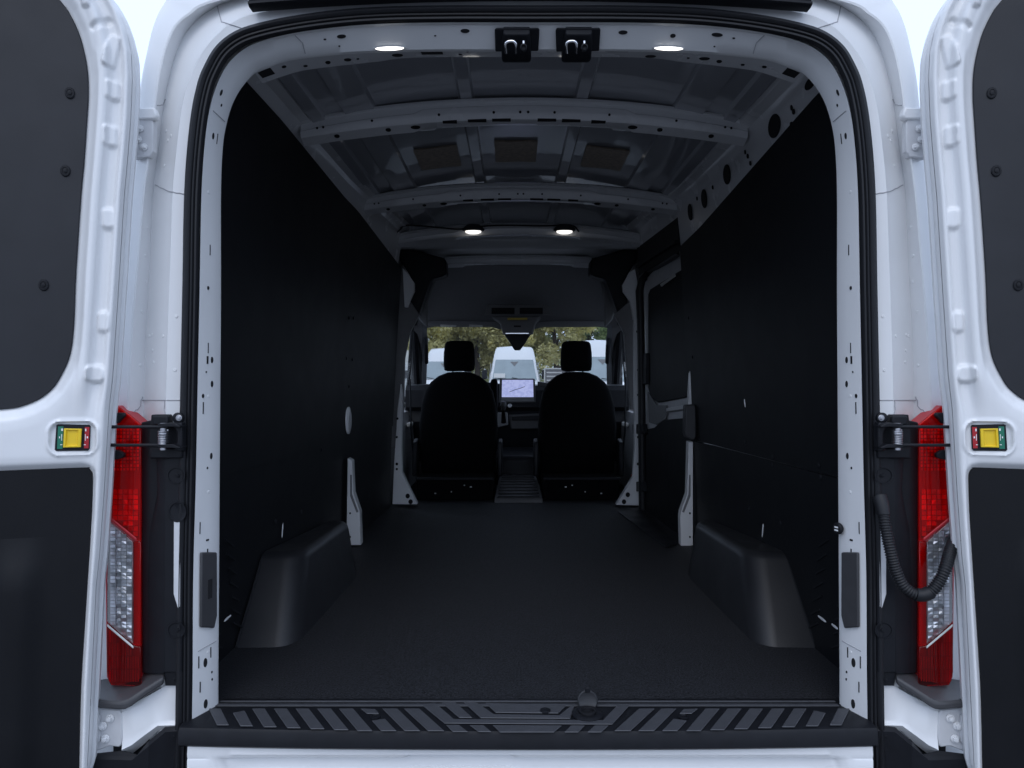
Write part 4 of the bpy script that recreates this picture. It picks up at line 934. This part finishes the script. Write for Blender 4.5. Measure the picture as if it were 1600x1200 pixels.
# seats
def seat(cx, s):
    st = bpy.data.objects.new('cab_seat', None); link(st, van, Matrix.Translation((cx, 3.1, 0)))
    D0 = 4.72
    rings = []
    for z, w, th, y in [(.16, .235, .05, 3.10), (.20, .245, .06, 3.09), (.30, .255, .065, 3.10), (.45, .260, .065, 3.12), (.58, .248, .065, 3.14), (.67, .226, .06, 3.16), (.73, .190, .055, 3.17), (.772, .138, .045, 3.18), (.795, .080, .03, 3.185), (.80, .02, .012, 3.187)]:
        r = []
        for a in np.linspace(0, 2 * math.pi, 32, endpoint=False):
            ca, sa = math.cos(a), math.sin(a)
            r.append(Vector((cx + w * math.copysign(abs(ca) ** .45, ca), y + th * math.copysign(abs(sa) ** .6, sa), z)))
        rings.append(r)
    MB().loft(rings, True, False, True).build('backrest', SEAT, st, 60)
    rings = []
    for z, w, th in [(.803, .080, .03), (.810, .100, .045), (.85, .106, .052), (.93, .104, .052), (.985, .096, .05), (1.002, .085, .04), (1.008, .06, .02)]:
        rings.append([Vector((cx + w * math.copysign(abs(math.cos(a)) ** .4, math.cos(a)), 3.19 + th * math.copysign(abs(math.sin(a)) ** .6, math.sin(a)), z)) for a in np.linspace(0, 2 * math.pi, 32, endpoint=False)])
    MB().loft(rings, True, False, True).build('headrest', SEAT, st, 60)
    for dx in (-.045, .045): MB().tube([Vector((cx + dx, 3.19, .77)), Vector((cx + dx, 3.19, .86))], .007, 8).build('headrest_post', STEEL, st)
    MB().span((cx - .25, 3.08, .10), (cx + .25, 3.62, .24)).build('cushion', SEAT, st, 30, .05, 4)
    ped = MB().span((cx - .235, 2.80, .0), (cx + .235, 3.5, .135)).build('pedestal', SEAT, st, 30, .01)
    MB().span((cx - .24, 2.795, .128), (cx + .24, 2.81, .142)).build('pedestal_rim', PLAST, st, 30, .003)
    for dx, dz, w in [(-.12, .045, .010), (-.02, .055, .006), (.10, .085, .012), (.06, .095, .008)]:
        MB().box((cx + dx * s, 2.796, dz), (w, .006, .006)).build('pedestal_screw', STEEL, st, 0)
    for sx in (-1, 1):
        MB().prism([Vector((cx + sx * .262, 3.0 + dy, z)) for dy, z in [(0, .12), (.12, .12), (.14, .25), (.10, .36), (.02, .34), (-.01, .2)]], (sx * .03, 0, 0)).build('recliner_cover', PLAST, st, 30, .008)
    MB().tube([Vector((cx - .29 * s, 3.05, .25)), Vector((cx - .30 * s, 3.0, .42)), Vector((cx - .32 * s, 3.1, .75))], .006, 6).build('belt_stalk', PLAST, st)
    MB().box((cx - .345 * s, 2.99, .125), (.018, .02, .022)).build('buckle', REDP, st, 30, .004)
    return st
seat(-.395, 1); seat(.393, -1)
MB().prism([P(x, y, 4.95) for x, y in [(766, 598), (768, 592), (775, 592), (776.5, 597), (776.5, 680), (766, 680)]], (0, .25, 0)).build('armrest', SEAT, van, 30, .01, 2)
# floor step between the seats
stp = []
for y, z in [(2.72, .004), (2.735, .03), (3.05, .085), (3.35, .10)]:
    w = lerp(.145, .115, (y - 2.72) / .6); stp.append([Vector((w * u, y, z)) for u in np.linspace(-1, 1, 9)] + [Vector((w * 1.1, y, -.02)), Vector((-w * 1.1, y, -.02))])
sp = MB().loft(stp, True, False, True).build('centre_step', PLASTG, van, 30)
for i in range(9):
    t = i / 8; y = lerp(2.745, 3.2, t); z = float(np.interp(y, [2.735, 3.05, 3.35], [.03, .085, .10])); w = lerp(.128, .105, t)
    MB().box((0, y, z + .003), (2 * w, .016, .008)).build('step_rib', RUBBER, sp, 30, .002)
MB().span((-.16, 3.3, .0), (.16, 4.2, .22)).build('tunnel', PLAST, van, 30, .04, 3)
# dashboard
dsh = []
for x in np.linspace(-.86, .86, 30):
    hump = .05 * math.exp(-((x + .40) / .22) ** 2)
    dsh.append([Vector((x, y, z)) for y, z in [(3.98, .10), (3.86, .28), (3.84, .42), (3.90, .50), (3.86, .53), (3.86, .66), (3.90, .695 + hump), (4.3, .70 + hump * .5), (4.85, .62), (4.9, .1)]])
db = MB().loft(dsh, True, False, True).build('dashboard', PLAST, van, 40)
MB().prism([P(x, y, 5.33) for x, y in [(781, 592.5), (783, 591.5), (834, 591.5), (836, 593), (837, 629), (779, 629.5)]], (0, .02, 0)).build('screen_surround', PLASTG, db, 30, .004)
scr = MB().prism([P(x, y, 5.325) for x, y in [(784.5, 593.5), (833, 593.5), (833.5, 620.5), (784, 620.5)]], (0, .003, 0)).build('touchscreen', SCREEN, db, 0)
MB().prism([P(x, y, 5.325) for x, y in [(784, 621.3), (833.7, 621.3), (835, 627), (782, 627.3)]], (0, .003, 0)).build('screen_bar', GREY, db, 0)
MB().tube([P(796, 612.5, 5.323), P(806, 608.5, 5.323), P(812, 607, 5.323), P(820, 604, 5.323)], .0022, 6).build('map_line', PLASTG, scr)
MB().prism([P(x, y, 5.40) for x, y in [(840, 596), (866, 600), (866, 606), (840, 603)]], (0, .03, 0)).build('dash_trim', PLASTG, db, 30, .004)
MB().prism([P(x, y, 5.40) for x, y in [(795, 648), (850, 646), (848, 668), (838, 671), (798, 671.5)]], (0, .03, 0)).build('dash_pocket', PLASTG, db, 30, .01, 3)
MB().prism([P(x, y, 5.39) for x, y in [(800, 651), (846, 649), (846, 657), (800, 657)]], (0, .02, 0)).build('pocket_shade', PLAST, db, 30, .004)
MB().lathe(P(796.5, 634, 5.38), (0, -1, 0), [(.016, -.01), (.016, .008), (.012, .012), (.011, .004), (.001, .004)], 20).build('ignition_knob', STEEL, db)
gs = MB().prism([P(x, y, 5.3) for x, y in [(777, 645), (793, 645), (794, 664), (778, 668)]], (0, .06, 0)).build('gear_gate', GREY, van, 30, .006)
MB().tube([P(787, 660, 5.27), P(786.5, 646, 5.24), P(786.5, 640, 5.23)], [.02, .014, .010], 10).build('gear_gaiter', SEAT, gs)
MB().lathe(P(786.5, 634, 5.22), (0, 0, 1), [(.012, -.035), (.022, -.015), (.025, .01), (.020, .028), (.008, .034)], 16).build('gear_knob', PLASTG, gs)
MB().tube([P(781.5, 629, 5.2), P(781, 634, 5.2), P(783, 640, 5.2)], .005, 8).build('knob_trim', CHROME, gs)
# steering wheel
sw_ = MB().tube([Vector((-.40 + .19 * math.cos(a), 3.75 + .07 * math.sin(a), .56 + .17 * math.sin(a))) for a in np.linspace(0, 2 * math.pi, 40)], .016, 8).build('steering_wheel', SEAT, van)
MB().lathe((-.40, 3.77, .56), (0, -1, .4), [(.07, 0), (.065, .03), (.03, .04)], 20).build('wheel_hub', PLAST, sw_)
# bonnet and front end so that the nose exists outside
MB().loft([[Vector((x, y, z)) for x, z in [(-w, -.3), (-w, zt - .12), (-w * .85, zt), (w * .85, zt), (w, zt - .12), (w, -.3)]] for y, w, zt in [(4.9, .95, .52), (5.3, .93, .42), (5.7, .86, .28), (5.8, .80, .1)]], True, False, True).build('bonnet', WHITE, van, 40)
# wheels under the body
for x in (-.84, .84):
    for y in (1.05, 4.55):
        wh = MB().lathe((x, y, GROUND + .34), (1, 0, 0), [(.20, -.11), (.31, -.12), (.34, -.09), (.34, .09), (.31, .12), (.20, .11)], 32).build('wheel', RUBBER, van)
        MB().lathe((x, y, GROUND + .34), (1, 0, 0), [(.02, -.10), (.19, -.09), (.20, .09), (.02, .10)], 24).build('rim', STEEL, wh)

# ================================================================== outside: parked vans, sign, trees
WGLASS = mat('van_windscreen', (0.30, 0.36, 0.38), 0.08, coat=1.0, noise=.1, nscale=2)
WPAINT = mat('van_white', (0.82, 0.83, 0.84), 0.3, coat=.4)
TYRE = RUBBER
def parked_van(px, D, label, h=2.70, tag=False):
    x0 = CAMX + (px - VX) / F * D; y0 = CAMY + D
    v = empty('parked_van', (x0, y0, GROUND), label, 'van', 'white vans parked in a row ahead')
    def w(x, y, z): return Vector((x0 + x, y0 + y, GROUND + z))
    st = [(0, .86, .30, .90), (.10, .93, .28, 1.02), (.5, .97, .28, 1.16), (.95, 1.0, .28, 1.28), (1.3, 1.0, .28, 1.72), (1.62, 1.0, .28, 2.08), (1.9, 1.0, .28, h - .28), (2.2, 1.0, .28, h - .09), (2.6, 1.0, .28, h), (6.0, 1.0, .3, h - .02), (6.05, .97, .34, h - .1)]
    rings = []
    for y, hw, zb, zt in st:
        tw = hw * float(np.interp(zt, [.9, 1.3, 2.7], [.95, .92, .76])); r_ = .16
        belt = min(1.25, zt - .05)
        rings.append([w(a, y, z) for a, z in [(-hw * .9, zb), (-hw, zb + .12), (-hw, belt - .25), (-lerp(hw, tw, .25), lerp(belt, zt, .25)), (-lerp(hw, tw, .65), lerp(belt, zt, .65)), (-tw, zt - .10), (-tw + .07, zt - .025), (-tw * .5, zt + .0), (0, zt + .02), (tw * .5, zt), (tw - .07, zt - .025), (tw, zt - .10), (lerp(hw, tw, .65), lerp(belt, zt, .65)), (lerp(hw, tw, .25), lerp(belt, zt, .25)), (hw, belt - .25), (hw, zb + .12), (hw * .9, zb)]])
    MB().loft(rings, True, False, True).build('body', WPAINT, v, 40)
    ws = []
    for t in np.linspace(0, 1, 8):
        yy = lerp(.92, 1.60, t); zz = lerp(1.27, 2.05, t) + .015; ww = lerp(.86, .74, t)
        ws.append([w(ww * u, yy - .02 - .10 * (1 - u * u), zz - .0) for u in np.linspace(-1, 1, 13)])
    wsn = MB().loft(ws).build('windscreen', WGLASS, v, 60)
    MB().prism([w(-.16, .68 + .72, 1.98), w(.16, .68 + .72, 1.98), w(0, .68 + .56, 1.80)], (0, .03, 0)).build('mirror_pod', GREY, wsn, 0)
    if tag: MB().prism([w(-.80, .84, 1.34), w(-.36, .79, 1.34), w(-.36, .93, 1.50), w(-.80, .96, 1.50)], (0, -.02, .02)).build('paper_notice', PALE, wsn, 0)
    MB().prism([w(-.5, -.02, .62), w(.5, -.02, .62), w(.55, .03, .95), w(-.55, .03, .95)], (0, .05, 0)).build('grille', PLAST, v, 30, .02)
    MB().prism([w(-.9, -.04, .30), w(.9, -.04, .30), w(.9, .0, .55), w(-.9, .0, .55)], (0, .2, 0)).build('bumper', PLASTG, v, 30, .03)
    for s in (-1, 1):
        MB().prism([w(s * .58, -.01, .72), w(s * .88, .06, .72), w(s * .92, .22, 1.06), w(s * .66, .06, .96)], (0, .08, 0)).build('headlight', CLEARLENS, v, 30, .01)
        mr = MB().span(w(s * 1.06, 1.0, 1.30), w(s * 1.26, 1.14, 1.66)).build('wing_mirror', PLAST, v, 30, .04, 2)
        MB().add([w(s * 1.005, 1.25, 1.30), w(s * 1.0, 2.3, 1.30), w(s * .93, 2.25, 1.95), w(s * .95, 1.6, 1.9)], [(0, 1, 2, 3)]).build('side_window', WGLASS, v, 0)
        for yy in (1.0, 4.9):
            MB().lathe(w(s * .86, yy, .34), (1, 0, 0), [(.2, -.1), (.34, -.1), (.34, .1), (.2, .1)], 24).build('wheel', TYRE, v)
    for sx in (-.3, .35): MB().tube([w(sx, .86, 1.28), w(sx - .45, .83, 1.36)], .012, 6).build('wiper', PLAST, wsn)
    return v
parked_van(804, 26.5, 'white high roof van facing us, centred in the windscreen with paper notice inside its glass', 2.62, True)
parked_van(689, 30.5, 'white van left of the centre van, mostly hidden by the left headrest', 2.70)
parked_van(950, 22, 'nearest white van, right of the right headrest in the windscreen', 2.66)
parked_van(586, 30, 'white van glimpsed through the left cab side window', 2.70)
# notice board
x0 = P(869, 585, 27.5); sb = empty('sign_board', (x0.x, x0.y, GROUND), 'grey framed notice board standing between the centre van and right seat', 'sign')
def nb(a, b, name, mt): return MB().span(a, b).build(name, mt, sb, 0)
l, r, t, b = P(850, 575, 27.5), P(890, 575, 27.5), P(850, 575, 27.5).z, P(850, 602, 27.5).z
nb((l.x, l.y, b), (r.x, l.y + .05, t), 'panel', GREY)
nb((l.x, l.y - .03, t - .05), (r.x, l.y - .002, t), 'frame_bar', PALE); nb((l.x, l.y - .03, b), (l.x + .05, l.y - .002, t - .052), 'frame_bar', PALE); nb((r.x - .05, l.y - .03, b), (r.x, l.y - .002, t - .052), 'frame_bar', PALE)
for i in range(3): nb((l.x + .1, l.y - .012, t - .2 - .15 * i), (r.x - .3, l.y - .002, t - .15 - .15 * i), 'board_strip', PALE)
for x in (l.x + .1, r.x - .1): nb((x - .03, l.y + .052, GROUND), (x + .03, l.y + .1, t - .1), 'post', STEEL)
# trees
BARK = mat('bark', (.09, .07, .055), .9, noise=.3, nscale=8, bump=.6, bscale=20)
def leafmat(name, c): 
    m_ = mat(name, c, .6, noise=.45, nscale=1.3); nt = m_.node_tree; b = nt.nodes['Principled BSDF']
    tr = nt.nodes.new('ShaderNodeBsdfTranslucent'); mx = nt.nodes.new('ShaderNodeMixShader'); mx.inputs[0].default_value = .45
    nt.links.new(b.inputs['Base Color'].links[0].from_socket, tr.inputs[0])
    nt.links.new(b.outputs[0], mx.inputs[1]); nt.links.new(tr.outputs[0], mx.inputs[2]); nt.links.new(mx.outputs[0], nt.nodes['Material Output'].inputs[0]); return m_
LM = [leafmat('leaf_gold', (.68, .64, .32)), leafmat('leaf_olive', (.56, .58, .30)), leafmat('leaf_dark', (.24, .32, .18)), leafmat('leaf_green', (.36, .46, .22))]
def tree(x, y, h, r, label, mt, nleaf=7000, base=.18):
    t = empty('broadleaf_tree', (x, y, GROUND), label, 'tree', 'trees beyond the parked vans')
    z0 = GROUND
    mb = MB(); mb.tube([(x, y, z0), (x + .05, y, z0 + h * .25), (x - .1, y + .1, z0 + h * .55), (x, y, z0 + h * .85)], [.22, .17, .11, .03], 10)
    for k in range(9):
        a = k * 2.4; zz = z0 + h * (.22 + .07 * k); L_ = r * (.8 - .05 * k)
        mb.tube([(x, y, zz), (x + math.cos(a) * L_ * .5, y + math.sin(a) * L_ * .5, zz + h * .08), (x + math.cos(a) * L_, y + math.sin(a) * L_, zz + h * .12)], [.08, .05, .015], 6)
    mb.build('trunk', BARK, t, 60)
    nc = 42; cl_ = []
    for _ in range(nc):
        while True:
            u = rng.uniform(-1, 1, 3)
            if (u ** 2).sum() < 1: break
        cl_.append((x + u[0] * r, y + u[1] * r, z0 + h * (base + (1 - base) * (.5 + .5 * u[2])), rng.uniform(.18, .36) * r))
    cl_ = np.array(cl_); ci = rng.integers(0, nc, nleaf); dirs = rng.normal(size=(nleaf, 3)); dirs /= np.linalg.norm(dirs, axis=1)[:, None]
    cen = cl_[ci, :3] + dirs * (cl_[ci, 3] * rng.uniform(.3, 1.05, nleaf) ** .6)[:, None]
    e1 = rng.normal(size=(nleaf, 3)); e1 /= np.linalg.norm(e1, axis=1)[:, None]; e2 = np.cross(e1, rng.normal(size=(nleaf, 3))); e2 /= np.linalg.norm(e2, axis=1)[:, None]
    sz = rng.uniform(.08, .17, nleaf)[:, None]
    vv = np.stack([cen - e1 * sz, cen + e2 * sz * .55, cen + e1 * sz, cen - e2 * sz * .55], 1).reshape(-1, 3)
    me = bpy.data.meshes.new('crown'); me.from_pydata(vv.tolist(), [], [(4 * i, 4 * i + 1, 4 * i + 2, 4 * i + 3) for i in range(nleaf)]); me.materials.append(mt); me.update()
    o = bpy.data.objects.new('crown', me); link(o, t)
def tx(px, D): return CAMX + (px - VX) / F * D
for px, D, h, r, lab, mi, nl in [(680, 44, 7.5, 3.0, 'golden olive tree above the left parked van', 0, 12000), (745, 46, 8.0, 3.0, 'yellowing tree between the left headrest and the centre van', 0, 12000), (620, 46, 7.5, 3.2, 'olive tree seen past the left windscreen pillar', 1, 9000),
        (808, 50, 7.0, 2.8, 'tree directly behind the centre van', 1, 8000), (868, 45, 8.0, 2.6, 'yellow green tree just right of the camera housing', 0, 9000), (920, 48, 9.5, 2.8, 'dark green thin tree with sky showing through, above the right headrest', 2, 4200), (975, 47, 9.0, 3.0, 'green tree behind the nearest white van', 3, 7000)]:
    tree(tx(px, D), CAMY + D, h, r, lab, LM[mi], int(nl * (1 if mi == 2 else 1.15)))
hedge = MB()
for i in range(9000):
    x = rng.uniform(-14, 14); y = CAMY + 54 + rng.uniform(-.8, .8); z = GROUND + rng.uniform(0, 2.9 + .5 * math.sin(x * .9)); s0 = rng.uniform(.08, .18)
    a = Vector(rng.normal(size=3)).normalized() * s0; b = a.cross(Vector(rng.normal(size=3))).normalized() * s0 * .6; c = Vector((x, y, z))
    hedge.add([c - a, c + b, c + a, c - b], [(0, 1, 2, 3)])
ho = hedge.build('hedge', LM[1], None, 0, recalc=False); ho['label'] = 'low olive hedge running behind the tree trunks'; ho['category'] = 'hedge'; ho['kind'] = 'stuff'
